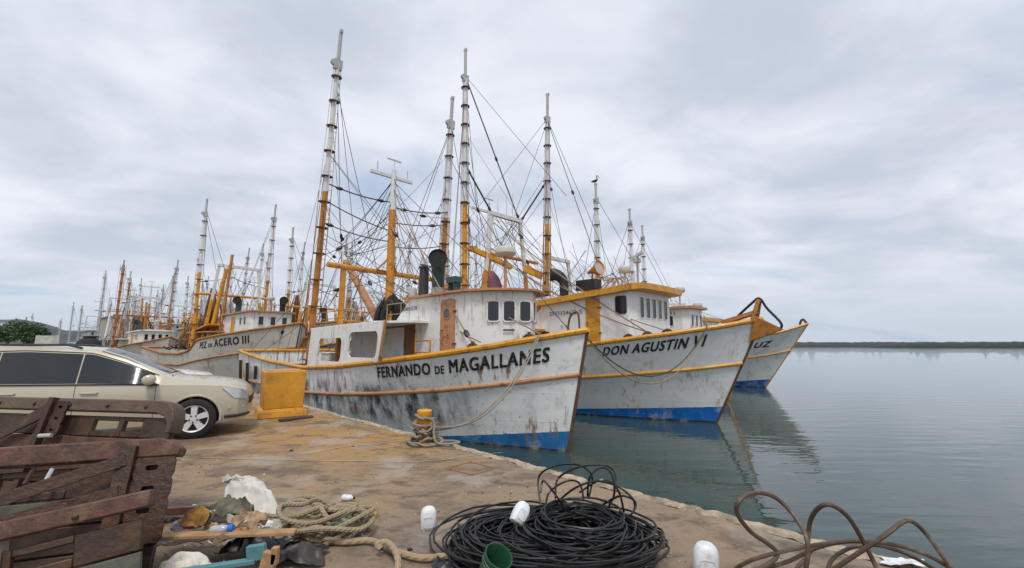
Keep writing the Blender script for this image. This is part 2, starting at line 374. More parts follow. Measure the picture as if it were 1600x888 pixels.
# ---- quay
def quay_material():
    m, t, b = node_mat('quay_concrete'); L = t.links; b.inputs['Roughness'].default_value = 0.85
    tc = t.nodes.new('ShaderNodeTexCoord')
    def nz(sc, det, s=(1, 1, 1), rot=0, ro=0.6, dist=0):
        mp = t.nodes.new('ShaderNodeMapping'); mp.inputs['Scale'].default_value = s; mp.inputs['Rotation'].default_value = (0, 0, rot); L.new(tc.outputs['Object'], mp.inputs[0])
        n = t.nodes.new('ShaderNodeTexNoise'); n.inputs['Scale'].default_value = sc; n.inputs['Detail'].default_value = det; n.inputs['Roughness'].default_value = ro; n.inputs['Distortion'].default_value = dist
        L.new(mp.outputs[0], n.inputs['Vector']); return n.outputs['Fac']
    def mr(x, a, c, lo=0.0, hi=1.0):
        n = t.nodes.new('ShaderNodeMapRange'); n.interpolation_type = 'SMOOTHSTEP'
        for i, q in ((1, a), (2, c), (3, lo), (4, hi)): n.inputs[i].default_value = q
        L.new(x, n.inputs[0]); return n.outputs[0]
    def mix(f, a, c):
        n = t.nodes.new('ShaderNodeMix'); n.data_type = 'RGBA'; L.new(f, n.inputs[0])
        for s, q in ((6, a), (7, c)):
            if isinstance(q, tuple): n.inputs[s].default_value = (*q, 1)
            else: L.new(q, n.inputs[s])
        return n.outputs[2]
    col = mix(mr(nz(0.5, 5), 0.3, 0.7), (0.24, 0.178, 0.122), (0.31, 0.22, 0.135))
    dp = t.nodes.new('ShaderNodeVectorMath'); dp.operation = 'DISTANCE'; dp.inputs[1].default_value = (-3.5, 10.5, 0); L.new(tc.outputs['Object'], dp.inputs[0])
    ff = t.nodes.new('ShaderNodeMath'); ff.operation = 'MULTIPLY_ADD'; ff.inputs[1].default_value = 5.0; L.new(nz(0.35, 4, (1, 1, 1), 0.4), ff.inputs[0]); L.new(dp.outputs['Value'], ff.inputs[2])
    col = mix(mr(ff.outputs[0], 4.5, 8.5, 0.85, 0.0), col, (0.37, 0.205, 0.06))       # ochre sand film spread round the bollard and block
    col = mix(mr(nz(0.75, 9, (0.8, 1.15, 1), R(-28), 0.72, 0.3), 0.47, 0.60, 0, 0.8), col, (0.125, 0.09, 0.065))  # dragged dark stains
    col = mix(mr(nz(2.1, 9, (0.75, 1.2, 1), R(-40), 0.75), 0.52, 0.60, 0, 0.7), col, (0.10, 0.075, 0.056))
    col = mix(mr(nz(0.8, 5, (1, 1, 1), 1.0), 0.52, 0.62, 0, 0.6), col, (0.36, 0.32, 0.27))  # bare grey concrete
    col = mix(mr(nz(17, 8, (1, 1, 1), 0, 0.75), 0.55, 0.66, 0, 0.65), col, (0.10, 0.075, 0.055)); col = mix(mr(nz(5.5, 9, (1, 1, 1), 1.5, 0.78), 0.56, 0.63, 0, 0.55), col, (0.13, 0.10, 0.075))
    col = mix(mr(nz(42, 3, (1, 1, 1), 2.0), 0.66, 0.72, 0, 0.6), col, (0.48, 0.42, 0.34))
    vor = t.nodes.new('ShaderNodeTexVoronoi'); vor.feature = 'DISTANCE_TO_EDGE'; vor.inputs['Scale'].default_value = 0.55
    wv = t.nodes.new('ShaderNodeVectorMath'); wv.operation = 'ADD'; nd = t.nodes.new('ShaderNodeTexNoise'); nd.inputs['Scale'].default_value = 2.0; nd.inputs['Detail'].default_value = 5
    L.new(tc.outputs['Object'], nd.inputs['Vector']); sc_ = t.nodes.new('ShaderNodeVectorMath'); sc_.operation = 'SCALE'; sc_.inputs[3].default_value = 0.5
    L.new(nd.outputs['Color'], sc_.inputs[0]); L.new(tc.outputs['Object'], wv.inputs[0]); L.new(sc_.outputs[0], wv.inputs[1]); L.new(wv.outputs[0], vor.inputs['Vector'])
    cr = mr(vor.outputs['Distance'], 0.0, 0.008, 0.55, 0.0)
    crm = t.nodes.new('ShaderNodeMath'); crm.operation = 'MULTIPLY'; L.new(cr, crm.inputs[0]); L.new(mr(nz(0.6, 2, (1, 1, 1), 3.0), 0.5, 0.6), crm.inputs[1])
    col = mix(crm.outputs[0], col, (0.09, 0.065, 0.045))
    # the rim: old bare concrete, pale, chipped
    L.new(col, b.inputs['Base Color'])
    b1 = t.nodes.new('ShaderNodeBump'); b1.inputs['Strength'].default_value = 0.8; b1.inputs['Distance'].default_value = 0.02; L.new(nz(14, 10, (1, 1, 1), 0, 0.8), b1.inputs['Height'])
    b2 = t.nodes.new('ShaderNodeBump'); b2.inputs['Strength'].default_value = 0.5; b2.inputs['Distance'].default_value = 0.05; L.new(nz(2.5, 5), b2.inputs['Height'])
    L.new(b1.outputs[0], b2.inputs['Normal']); L.new(b2.outputs[0], b.inputs['Normal'])
    L.new(mr(nz(1.3, 4), 0.35, 0.65, 0.62, 0.92), b.inputs['Roughness'])
    return m
QM = quay_material()
EDGE = [(60, -54.7), (3.0, 3.82), (-5.14, 12.18), (-17.6, 24.97), (-60, 56.9), (-200, 161)]
INL = Vector((-0.716, -0.698, 0))
def edge_at(d):     # arc length from the second point
    pts = [Vector((*p, 0)) for p in EDGE]; seg = 1
    if d < 0: return pts[1] + (pts[0] - pts[1]).normalized() * (-d)
    while seg < len(pts) - 2 and d > (pts[seg + 1] - pts[seg]).length: d -= (pts[seg + 1] - pts[seg]).length; seg += 1
    return pts[seg] + (pts[seg + 1] - pts[seg]).normalized() * d
ts = []; d = -40.0
while d < 150:
    ts.append(d); d += 0.11 if -6 < d < 16 else (0.4 if d < 32 else 4.0)
es = [0.0, 0.05, 0.13, 0.25, 0.45] + [0.45 + 0.3 * i for i in range(1, 30)] + [10, 12, 15, 20, 30, 50, 90, 160]
rows = []
for d in ts:
    E0 = edge_at(d); jit = 0.055 * mn.noise((d * 1.3, 3.1, 0)) + 0.04 * mn.noise((d * 5.1, 9.1, 0)) + 0.02 * mn.noise((d * 13, 1.1, 0))
    dip = 0.03 + 0.025 * mn.noise((d * 4.0, 5.5, 0))
    row = []
    for z in (-4.0, -1.3, -0.5, -0.16):
        row.append(E0 + INL * (jit + 0.03 * mn.noise((d * 2, z * 3, 1)) - (0.02 if z > -0.3 else 0)) + Vector((0, 0, z)))
    for e in es:
        p = E0 + INL * (e + (jit if e < 0.3 else 0))
        z = -max(0.0, dip * (1 - e / 0.22)) if e < 0.22 else 0
        z += 0.008 * mn.noise((p.x * 1.2, p.y * 1.2, 0)) * min(1, e * 3)
        row.append(p + Vector((0, 0, z)))
    rows.append(row)
q = MB().grid(rows).build('quay', QM, smooth=50); struct(q)
rimr = []; d = -8.0
while d < 17:
    E0 = edge_at(d); jit = 0.055 * mn.noise((d * 1.3, 3.1, 0)) + 0.04 * mn.noise((d * 5.1, 9.1, 0)) + 0.02 * mn.noise((d * 13, 1.1, 0)); wd_ = 0.13 + 0.09 * mn.noise((d * 2.2, 7, 0)) + 0.05 * mn.noise((d * 9, 2, 0)); row = []
    for k in range(8):
        e = -0.03 + (wd_ + 0.03) * k / 7; p = E0 + INL * (jit + e)
        z = (-0.05, -0.012, 0.012, 0.02, 0.018, 0.014, 0.008, -0.012)[k] + 0.012 * mn.noise((p.x * 9, p.y * 9, 3)) + 0.008 * mn.noise((p.x * 26, p.y * 26, 5)); row.append(p + Vector((0, 0, z)))
    rimr.append(row); d += 0.035
MB().grid(rimr).build('quay_rim', mat('broken_rim_concrete', (0.36, 0.29, 0.21), 0.9, var=0.35, vscale=6, dirt=(0.16, 0.12, 0.085), dirt_amt=0.8, dscale=5, bump=0.8, bscale=40), q, smooth=25)
pale = mat('pale_joint_mortar', (0.42, 0.36, 0.27), 0.9, var=0.3, vscale=9)
def ground_strip(pts, wd, name, m, parent, z=0.012):
    P = smooth_path([Vector((p.x, p.y, 0)) for p in pts], 10); a = []; b_ = []
    for i, p in enumerate(P):
        t = (P[min(i + 1, len(P) - 1)] - P[max(i - 1, 0)]).normalized(); n = Vector((-t.y, t.x, 0))
        ww = wd * (0.45 + 0.6 * abs(mn.noise((i * 0.6, wd * 90, 2))))
        zz = z + 0.008 * mn.noise((p.x * 1.2, p.y * 1.2, 0)); a.append(p + n * ww + Vector((0, 0, zz))); b_.append(p - n * ww + Vector((0, 0, zz)))
    return MB().grid([a, b_]).build(name, m, parent, smooth=0)
ground_strip([G(282, 715), G(400, 719), G(520, 721), G(660, 722), G(730, 714), G(785, 708)], 0.012, 'joint', pale, q)
ground_strip([G(488, 709), G(540, 699), G(590, 694), G(640, 688)], 0.02, 'joint', pale, q)
# inspection hatch let into the concrete: frame strips and lid
hp = [G(698, 733), G(735, 723), G(774, 733), G(738, 743.5)]
hm = MB()
for i in range(4): hm.beam(hp[i] + Vector((0, 0, 0.004)), hp[(i + 1) % 4] + Vector((0, 0, 0.004)), 0.016, 0.022)
hm.build('hatch_frame', mat('hatch_rust', (0.30, 0.17, 0.05), 0.8, dirt=(0.1, 0.06, 0.03), dirt_amt=0.8, dscale=12), q)
# ---- loose grit on the quay (uncountable)
gm = MB(); random.seed(3)
for i in range(2600):
    d = random.uniform(-3.5, 14); e = random.uniform(0.03, 7) ** 1.0
    p = edge_at(d) + INL * e
    if p.y < 2.2: continue
    r = random.choice((0.004, 0.006, 0.008, 0.012)) * random.uniform(0.7, 1.5)
    if mn.noise((p.x * 0.7, p.y * 0.7, 4)) < -0.05 and random.random() < 0.7: continue
    vs = [p + Vector((random.uniform(-1, 1) * r, random.uniform(-1, 1) * r, 0)) for _ in range(4)] + [p + Vector((0, 0, r * random.uniform(0.6, 1.3)))]
    gm.add([p + Vector((r, 0, 0)), p + Vector((-.2 * r, r * 1.1, 0)), p + Vector((-r, -.3 * r, 0)), p + Vector((.2 * r, -r, 0)), p + Vector((0, .1 * r, r * random.uniform(.5, 1.2)))], [(0, 1, 4), (1, 2, 4), (2, 3, 4), (3, 0, 4)], random.choice((0, 0, 1, 2)))
go = gm.build('grit', [mat('grit_dark', (0.09, 0.065, 0.045), 0.9), mat('grit_tan', (0.30, 0.22, 0.14), 0.9), mat('grit_pale', (0.5, 0.46, 0.4), 0.9)], smooth=0)
go['kind'] = 'stuff'; go['label'] = 'loose grit and dirt crumbs scattered over the quay'
# ---- far mangrove shore across the bay, hills on the left, far town shore
def ridge(name, pts, m, label=None, kind='structure', seed=0, rough=0.35, step=6, depth=60):
    P = []
    for (a, b) in zip(pts, pts[1:]):
        n = max(2, int((Vector(b[:2]) - Vector(a[:2])).length / step))
        P += [tuple(lerp(a[k], b[k], i / n) for k in range(3)) for i in range(n)]
    P.append(pts[-1]); rows = []
    for i, (x, y, h) in enumerate(P):
        v = Vector((x, y, 0)).normalized(); row = []
        for j, (dd, hh) in enumerate(((0, 0), (2, 0.45), (6, 0.78), (14, 0.97), (25, 1.0), (45, .9), (depth, 0))):
            n = mn.noise((i * 0.9 * step / 6 + seed, j * 0.8, seed)) + 0.6 * mn.noise((i * 2.1 + seed, j * 1.7, seed + 4))
            row.append(Vector((x, y, WATER - 0.3)) + v * (dd * depth / 60 + n * 2 * rough) + Vector((0, 0, hh * h * (1 + rough * n))))
        rows.append(row)
    o = MB().grid(rows).build(name, m, smooth=0); o['kind'] = kind
    if label: o['label'] = label
    return o
fol = mat('mangrove_foliage', (0.022, 0.036, 0.022), 0.9, var=0.5, vscale=0.25)
ridge('far_shore', [(330, 1500, 15), (900, 1500, 16), (1600, 1400, 17), (2600, 1100, 17)], fol, seed=3, rough=0.16, step=10, depth=90)
ridge('mangrove_shore', [(610, 790, 0.5), (650, 785, 5), (720, 775, 9), (790, 760, 8), (900, 740, 11), (1200, 640, 11), (1500, 500, 11)], mat('mangrove_foliage_near', (0.014, 0.026, 0.012), 0.9, var=0.5, vscale=0.3), 'low dark mangrove wood along the far shore of the bay', 'stuff', seed=9, rough=0.3, step=4)
hillm = mat('hill_scrub', (0.04, 0.052, 0.042), 0.95, var=0.4, vscale=0.02)
def hills(name, prof, dist, m, seed):
    rows = []
    for i in range(61):
        px = lerp(prof[0][0], prof[-1][0], i / 60); h = itp(prof, px); row = []
        for j in range(14):
            t = j / 13; dd = dist * (0.82 + 0.3 * t); k = math.sin(math.pi * min(1, t * 1.02)) ** 1.2
            x = (px - 800) / FPX * dd
            row.append(Vector((x, dd, -3 + (h / FPX * dist + 4) * k * (1 + 0.10 * mn.noise((i * 0.25 + seed, j * 0.5, 0)) + 0.04 * mn.noise((i * 0.9, j * 1.3, seed))))))
        rows.append(row)
    return struct(MB().grid(rows).build(name, m, smooth=60))
hills('hill', [(-500, 30), (-200, 36), (0, 39), (30, 41), (60, 36), (90, 29), (110, 22), (130, 23), (160, 22), (230, 17), (300, 12), (420, 6), (600, 2)], 1500, hillm, 1)
# ================================================================== BOATS
UA = None
class Boat:
    def __init__(s, name, label, bow, ang, L, B, rake, sheer, rub, hull, rail, rubm, group='shrimp trawlers moored along the quay', detail=2, deck_drop=0.85):
        s.L, s.B, s.rk, s.sh, s.rub, s.det, s.dd = L, B, rake, sheer, rub, detail, deck_drop
        s.root = thing(name, label, 'boat', (bow[0], bow[1], WATER), R(ang), group)
        s.rail_m = rail
        ns = 60 if detail > 1 else 30
        st = [L * (i / ns) ** 1.6 for i in range(ns + 1)]
        fs = [1.0, 0.9, 0.8, 0.7, 0.6, 0.5, 0.4, 0.3, 0.2, 0.1, 0.0]
        m = MB()
        for sd in (-1, 1):
            rows = []
            for q in st:
                row = [s.S(q, f, sd) for f in fs]
                row.append(Vector((row[-1].x, row[-1].y * 0.9, -0.55))); rows.append(row)
            m.grid(rows)
        a = [s.S(L, f, -1) for f in fs] + [Vector((-L, 0.9 * s.S(L, 0, -1).y, -.55))]; b = [s.S(L, f, 1) for f in fs] + [Vector((-L, 0.9 * s.S(L, 0, 1).y, -.55))]
        m.grid([a, b])
        s.hull = m.build('hull', hull, s.root, smooth=45)
        dk = MB(); ra = []; rb = []
        for q in st[2:]:
            f = 1 - s.dd / s.zg(q); p = s.S(q, f, -1); ra.append(Vector((p.x, p.y * 0.99, p.z))); rb.append(Vector((p.x, -p.y * 0.99, p.z)))
        dk.grid([ra, rb]).build('deck', deckm, s.root)
        for sd in (-1, 1):
            MB().tube([s.S(q, 1.0, sd) + Vector((0, 0, 0.03)) for q in st], 0.085, 8).build('gunwale_rail', rail, s.root)
            MB().tube([s.S(q, (rub[0] + (rub[1] - rub[0]) * q / L) if rub[0] < 1 else min(.9, lerp(rub[0], rub[1], min(1, q / 12)) / s.zg(q)), sd) + Vector((0, 0.015 * sd, 0)) for q in st], 0.062, 8).build('rub_rail', rubm, s.root)
        MB().tube([s.S(L, 1.0, -1) + Vector((0, 0, .03)), s.S(L, 1.0, 1) + Vector((0, 0, .03))], 0.085, 8).build('stern_rail', rail, s.root)
        MB().tube([Vector((rake * f + 0.01, 0, sheer[0][1] * f)) for f in (0, 0.2, 0.4, 0.6, 0.8, 1.0)], 0.045, 6).build('stem_bar', rust if detail > 1 else rail, s.root)
        s.stmesh = None
    def zg(s, q): return sitp(s.sh, q)
    def S(s, q, f, sd):
        zg = s.zg(q); p = lerp(1.7, 2.4, f); Lf = lerp(10, 8, f); B = s.B * lerp(0.93, 1.0, f)
        hb = B * (1 - max(0.0, 1 - q / Lf) ** p) * (1 - 0.12 * max(0, (q - 13) / (s.L - 13)) ** 2)
        return Vector((-(q - s.rk * f * max(0.0, 1 - q / s.L)), sd * hb, zg * f))
    def name_text(s, txt, q0, q1, ft, fb, ft1, fb1, bold=0.03, m=None, small=()):
        # txt: list of (string, relative size); runs from q0 (aft) to q1 (fore) on the near side
        parts = []; x = 0.0; bold = 0.0
        for w_, k in txt:
            me, x0, x1, y0, y1 = text_mesh(w_, bold, 1.14); parts.append((me, x0, x1, y0, y1, k, x)); x += (x1 - x0) * k + 0.46
        tot = x - 0.46; mm = MB()
        for me, x0, x1, y0, y1, k, xo in parts:
            vs = []
            for k3, (ox, oy) in enumerate(((0, 0), (-.036, .022), (.036, -.022), (-.036, -.022), (.036, .022))):
              for v in me.vertices:
                u = (xo + (v.co.x + ox - x0) * k) / tot; t = (v.co.y + oy - y0) / (y1 - y0) * k
                q = lerp(q0, q1, u); f = lerp(lerp(fb, fb1, u), lerp(ft, ft1, u), t)
                vs.append(s.S(q, f, -1) + Vector((0.004, -0.016 - .0006 * k3, 0)))
            nv_ = len(me.vertices); mm.add(vs, [[i + nv_ * c_ for i in p.vertices] for c_ in range(5) for p in me.polygons])
        return mm.build('lettering', m or letter, s.root, smooth=0)
    def wall_text(s, txt, a0, a1, y, z, h, m=None):
        me, x0, x1, y0, y1 = text_mesh(txt, 0.0, 1.1)
        return map_text(me, lambda X, Y: Vector((-lerp(a0, a1, (X - x0) / (x1 - x0)), y - 0.008, z + (Y - y0) / (y1 - y0) * h)), 'lettering', m or letter, s.root)
    def house(s, plan, z0, z1, wm, roofm, over=0.22, th=0.10, slope=0.0, crown=0.10, lean=0.06, name='wheelhouse', front_over=0.0):
        half = plan                                       # (a, y>=0) from the nose aft
        loop = [(a, y) for a, y in half] + [(a, -y) for a, y in reversed(half) if y > 0.001]
        aref = half[0][0]
        zt = lambda a: z1 - slope * (a - aref)
        top = [Vector((-a, y, zt(a))) for a, y in loop]
        bot = [Vector((-a - (lean if a < aref + 1.6 else 0) * -1 * 0, y * 1.0, z0)) for a, y in loop]
        bot = [b + Vector((-lean, 0, 0)) if loop[i][0] < aref + 1.6 else b for i, b in enumerate(bot)]
        s.wall = MB().prism(bot, top).build(name, wm, s.root, smooth=30)
        cx_ = sum(a for a, y in loop) / len(loop)
        ro = []
        for a, y in loop:
            v = Vector((a - cx_, y * 1.6)).normalized(); fo = over + (front_over if a < aref + 1.0 else 0)
            ro.append((a + (over + (front_over if a < aref + 1.0 else 0)) * (1 if a > cx_ else -1) * min(1, abs(v.x) * 1.6), y + over * (1 if y > 0 else -1 if y < 0 else 0) * min(1, abs(v.y) * 1.6)))
        lo = [Vector((-a, y, zt(a) + 0.004)) for a, y in ro]; hi = [Vector((-a, y, zt(a) + th)) for a, y in ro]
        mb = MB(); n = len(lo); mb.v = [tuple(p) for p in lo + hi]
        mb.f.append(list(range(n))[::-1]); mb.mi.append(0)
        for i in range(n): j = (i + 1) % n; mb.f.append([i, j, n + j, n + i]); mb.mi.append(0)
        inner = [Vector((-lerp(a, cx_, .55), y * 0.35, zt(lerp(a, cx_, .55)) + th + crown)) for a, y in ro]
        mb.v += [tuple(p) for p in inner]
        for i in range(n): j = (i + 1) % n; mb.f.append([n + i, n + j, 2 * n + j, 2 * n + i]); mb.mi.append(0)
        mb.f.append([2 * n + i for i in range(n)]); mb.mi.append(0)
        s.roof = mb.build('roof', roofm, s.root, smooth=25)
    def opening(s, p, q, t, z, wd, ht, kind='window', r=0.06, fm=None, gm=None, prow=0.03, par=None):
        """p,q: wall ends (a,y), t: position along the wall; window with frame and pane or a door"""
        P = Vector((-p[0], p[1], 0)); Q = Vector((-q[0], q[1], 0)); x = (Q - P).normalized(); nrm = x.cross(Vector((0, 0, 1)))
        mid = Vector((-4, 0, 0))
        o = P.lerp(Q, t)
        if nrm.dot(o - mid) < 0: nrm = -nrm
        base = Matrix((x, Vector((0, 0, 1)), nrm)).transposed().to_4x4(); base.translation = o + Vector((0, 0, z))
        if kind == 'window':
            out = [(a, b_, 0.0) for a, b_ in rrect(wd + 0.07, ht + 0.07, r + 0.03)]; inn = [(a, b_, 0.0) for a, b_ in rrect(wd, ht, r)]
            f = link('window', MB().ring([(a, b_, -0.01) for a, b_, _ in out], [(a, b_, -0.01) for a, b_, _ in inn], (0, 0, prow + 0.01)).mesh('window', fm or white, 30), s.root, mtx=base)
            pn = MB().prism([(a, b_, -0.008) for a, b_, _ in inn], [(a, b_, 0.006) for a, b_, _ in inn]).mesh('pane', gm or glass, 0)
            link('pane', pn, f)
            return f
        pr = rrect(wd, ht, r)
        d = link('door', MB().prism([(a, b_, -0.01) for a, b_ in pr], [(a, b_, prow) for a, b_ in pr]).mesh('door', fm or tan, 30), s.root, mtx=base)
        if s.det > 1:
            h = MB().beam((wd * .3, -.1, prow + .03), (wd * .42, -.1, prow + .03), .03, .03); h.build('handle', rust, d)
            for zz in (0.28, -0.3):
                MB().box((-wd / 2, zz * ht, prow + .01), (.16, .05, .03)).build('hinge', rust, d)
            fr = [(a, b_, -0.008) for a, b_ in rrect(wd + .12, ht + .12, r + .05)]; fi = [(a, b_, -0.008) for a, b_ in rrect(wd + .02, ht + .02, r)]
            MB().ring(fr, fi, (0, 0, .022)).build('door_frame', white, d)
        return d
    def outrigger(s, base, top, zs, r=0.15, nring=9, lo=orange, hi=None, head=True, cage=True, k0=0.78):
        hi = hi or whitep; b = Vector(base); t = Vector(top); r0 = r; r = r * k0; k = (zs - b.z) / (t.z - b.z); mid = b.lerp(t, k)
        e = t
        if head: t = b.lerp(e, 0.90)
        ax = (t - b).normalized()
        o = MB().tube([b, mid], [r, r * 0.9], 10).build('outrigger', lo, s.root)
        MB().tube([mid, t], [r * 0.9, r * 0.72], 10).build('upper_tube', hi, o)
        nx = ax.orthogonal().normalized(); ny = ax.cross(nx)
        if cage:
            c1 = MB(); c2 = MB(); cr = r * 1.95
            for j in range(4):
                a = 2 * math.pi * (j + .5) / 4; dv = nx * math.cos(a) + ny * math.sin(a)
                c1.tube([b + dv * cr, mid + dv * cr], 0.017, 4); c2.tube([mid + dv * cr, t + dv * r * 1.1], 0.017, 4)
            # ladder rungs between two stringers
            dv1 = nx * math.cos(math.pi / 4) + ny * math.sin(math.pi / 4); dv2 = nx * math.cos(3 * math.pi / 4) + ny * math.sin(3 * math.pi / 4)
            nr = int((t - b).length / 0.42)
            for i in range(1, nr):
                p = b.lerp(t, i / nr); cc = c1 if p.z < mid.z else c2; c_ = cr if p.z < mid.z else lerp(cr, r * 1.1, (p.z - mid.z) / (t.z - mid.z))
                cc.tube([p + dv1 * c_, p + dv2 * c_], 0.013, 4)
            c1.build('ladder', lo, o); c2.build('ladder', hi, o)
        me = None; rq = ax.to_track_quat('Z', 'Y').to_matrix().to_4x4()
        for i in range(nring):
            p = b.lerp(t, (i + 0.8) / (nring + 0.3))
            if me is None: me = MB().lathe([(r * .9, -0.025), (r * 2.08, -0.016), (r * 2.08, 0.016), (r * .9, 0.025)], 14, cap=False).mesh('ring', rust if lo is not galv else galv, 30)
            x = rq.copy(); kk = 1 - 0.22 * i / nring; x = x @ Matrix.Diagonal((kk, kk, 1, 1)); x.translation = p
            link('ring', me, o, mtx=x)
        if head:
            h = MB().box(t, (0.34, 0.2, 0.42), rq.to_3x3()); h.tube([t, e], 0.085, 8); h.lathe([(.03, -.06), (.13, -.06), (.13, .06), (.03, .06)], 12, Matrix.Translation(t + Vector((0, -.18, .05))) @ Matrix.Rotation(R(90), 4, 'Y'))
            h.box(e, (.22, .1, .16)); h.build('head_block', galv, o)
        return o
    def stay(s, p, q, sag=0.0, r=0.012, m=None, blocks=()):
        n = 10 if sag else 1
        o = MB().tube(sagline(p, q, sag, n), r, 4, cap=False).build('stay', m or wire, s.root)
        for k in blocks:
            c = sagline(p, q, sag, 20)[int(k * 20)]; d_ = (Vector(q) - Vector(p)).normalized()
            MB().tube([c - d_ * .17, c - d_ * .08, c + d_ * .08, c + d_ * .17], [.02, .075, .075, .02], 8).build('block', black, o)
        return o
    def mast(s, a, z0, zs, zt, r=0.16, lo=orange, hi=None, cross=None):
        o = MB().tube([(-a, 0, z0), (-a, 0, zs)], [r, r * .85], 12).build('mast', lo, s.root)
        m = MB().tube([(-a, 0, zs), (-a, 0, zt)], [r * .85, r * .5], 10); m.tube([(-a, 0, zt), (-a, 0, zt + .5)], .025, 6)
        m.build('upper_tube', hi or whitep, o)
        if cross:
            z, hl = cross; MB().beam((-a - .15, -hl, z), (-a - .15, hl, z), .13, .13).build('crosstree', hi or whitep, o)
            for y, h in ((-hl * .7, .55), (hl * .75, .5)): MB().tube([(-a - .15, y, z + .06), (-a - .15, y, z + h)], .02, 5).build('antenna', galv, o)
            MB().beam((-a, -.35, z + .75), (-a, .35, z + .75), .05, .05).build('spreader', galv, o)
        rg = MB()
        n = int((zs - z0) / .38)
        for i in range(n): rg.tube([(-a - r * .7, .06, z0 + .5 + i * .38), (-a + r * .2, .30, z0 + .5 + i * .38)], .014, 4)
        rg.build('rungs', lo, o)['kind'] = 'stuff'
        return o
    def gallows(s, a, yb, yt, zb, zt, zmid, m=orange, top=None):
        top = top or whitep; o = None
        for sd in (-1, 1):
            zs = lerp(zb, zt, .62); ys = lerp(yb, yt, .62)
            p = MB().beam((-a, sd * yb, zb), (-a, sd * ys, zs), .20, .16, up=(1, 0, 0)); x = p.build('gallows_post', m, s.root)
            MB().beam((-a, sd * ys, zs), (-a, sd * yt, zt), .19, .15, up=(1, 0, 0)).build('post_top', top, x)
        MB().beam((-a, -yt - .12, zt + .1), (-a, yt + .12, zt + .1), .22, .22).build('gallows_beam', top, s.root)
        if zmid: MB().tube([(-a - .1, -s.B * .9, zmid), (-a - .1, s.B * .9, zmid)], .10, 8).build('crossbar', m, s.root)
    def cowl(s, p, r, h, face, m, mouth=None):
        p = Vector(p); f = Vector(face).normalized(); mb = MB()
        pts = [p, p + Vector((0, 0, h * .55))]; rs = [r * .72, r * .72]
        for i in range(1, 7):
            t = i / 6 * math.pi / 2; pts.append(p + Vector((0, 0, h * .55)) + Vector((0, 0, math.sin(t) * h * .36)) + f * (1 - math.cos(t)) * h * .36); rs.append(lerp(r * .72, r, i / 6))
        pts.append(pts[-1] + f * .12); rs.append(r * 1.08)
        o = mb.tube(pts, rs, 16, cap=False).build('vent_cowl', m, s.root)
        e = pts[-1]; rq = f.to_track_quat('Z', 'Y').to_matrix().to_4x4(); rq.translation = e - f * .06
        MB().lathe([(0.01, 0), (r * 1.02, 0.001)], 16, rq, cap=False).build('cowl_mouth', blackrub, o)
        return o
    def radar(s, p, h, r, m=None):
        p = Vector(p); o = MB().tube([p, p + Vector((0, 0, h))], .05, 8).build('radar_post', galv if m is None else m, s.root)
        MB().lathe([(.06, -.06), (r * .8, -.04), (r, .04), (r, .16), (r * .86, .24), (r * .3, .27), (.01, .275)], 18, Matrix.Translation(p + Vector((0, 0, h)))).build('radar_dome', domem, o)
        return o
    def bar_radar(s, p, h, l, yaw=0):
        p = Vector(p); o = MB().tube([p, p + Vector((0, 0, h))], .05, 8).lathe([(.1, 0), (.16, .03), (.16, .2), (.1, .25)], 12, Matrix.Translation(p + Vector((0, 0, h)))).build('radar_post', galv, s.root)
        d_ = Vector((math.cos(yaw), math.sin(yaw), 0)) * l / 2; c = p + Vector((0, 0, h + .34))
        MB().beam(c - d_, c + d_, .10, .12).tube([c - Vector((0, 0, .1)), c], .05, 6).build('radar_bar', whitep, o)
    def whip(s, p, h, r=.012): MB().tube([p, Vector(p) + Vector((0, 0, h))], [r, r * .5], 5).build('antenna', galv, s.root)
    def railing(s, pts, h, m, r=.02, mid=True):
        mb = MB(); P = [Vector(p) for p in pts]
        for p in P: mb.tube([p, p + Vector((0, 0, h))], r, 6)
        mb.tube([p + Vector((0, 0, h)) for p in P], r, 6)
        if mid: mb.tube([p + Vector((0, 0, h * .5)) for p in P], r * .8, 6)
        return mb.build('railing', m, s.root)
    def world(s, p): return Matrix.Translation(s.root.location) @ Matrix.Rotation(s.root.rotation_euler[2], 4, 'Z') @ Vector(p)
# ---------------------------------------------------------------- near boat at the quay
FB = (1.498, 12.394)
F = Boat('fishing_boat', 'weathered white trawler lettered FERNANDO DE MAGALLANES, nearest at the quay', FB, -44.5, 21.3, 3.0, 0.72,
         [(0, 3.22), (.8, 3.05), (2.0, 2.80), (3.5, 2.56), (5.5, 2.33), (8, 2.10), (11, 1.95), (15.5, 2.13), (21.3, 2.55)], (0.645, 0.42), hullF, yellow, tan)
F.name_text([('FERNANDO', 1), ('DE', .66), ('MAGALLANES', 1.06)], 5.72, 0.72, .94, .80, .905, .785, 0.052)
pl = [(1.25, 0), (1.55, .5), (1.98, .96), (2.6, 1.34), (3.2, 1.42), (5.75, 1.42)]
F.house(pl, 1.9, 4.46, white, tan, over=.20, th=.07, slope=.005, crown=.10, lean=.08)
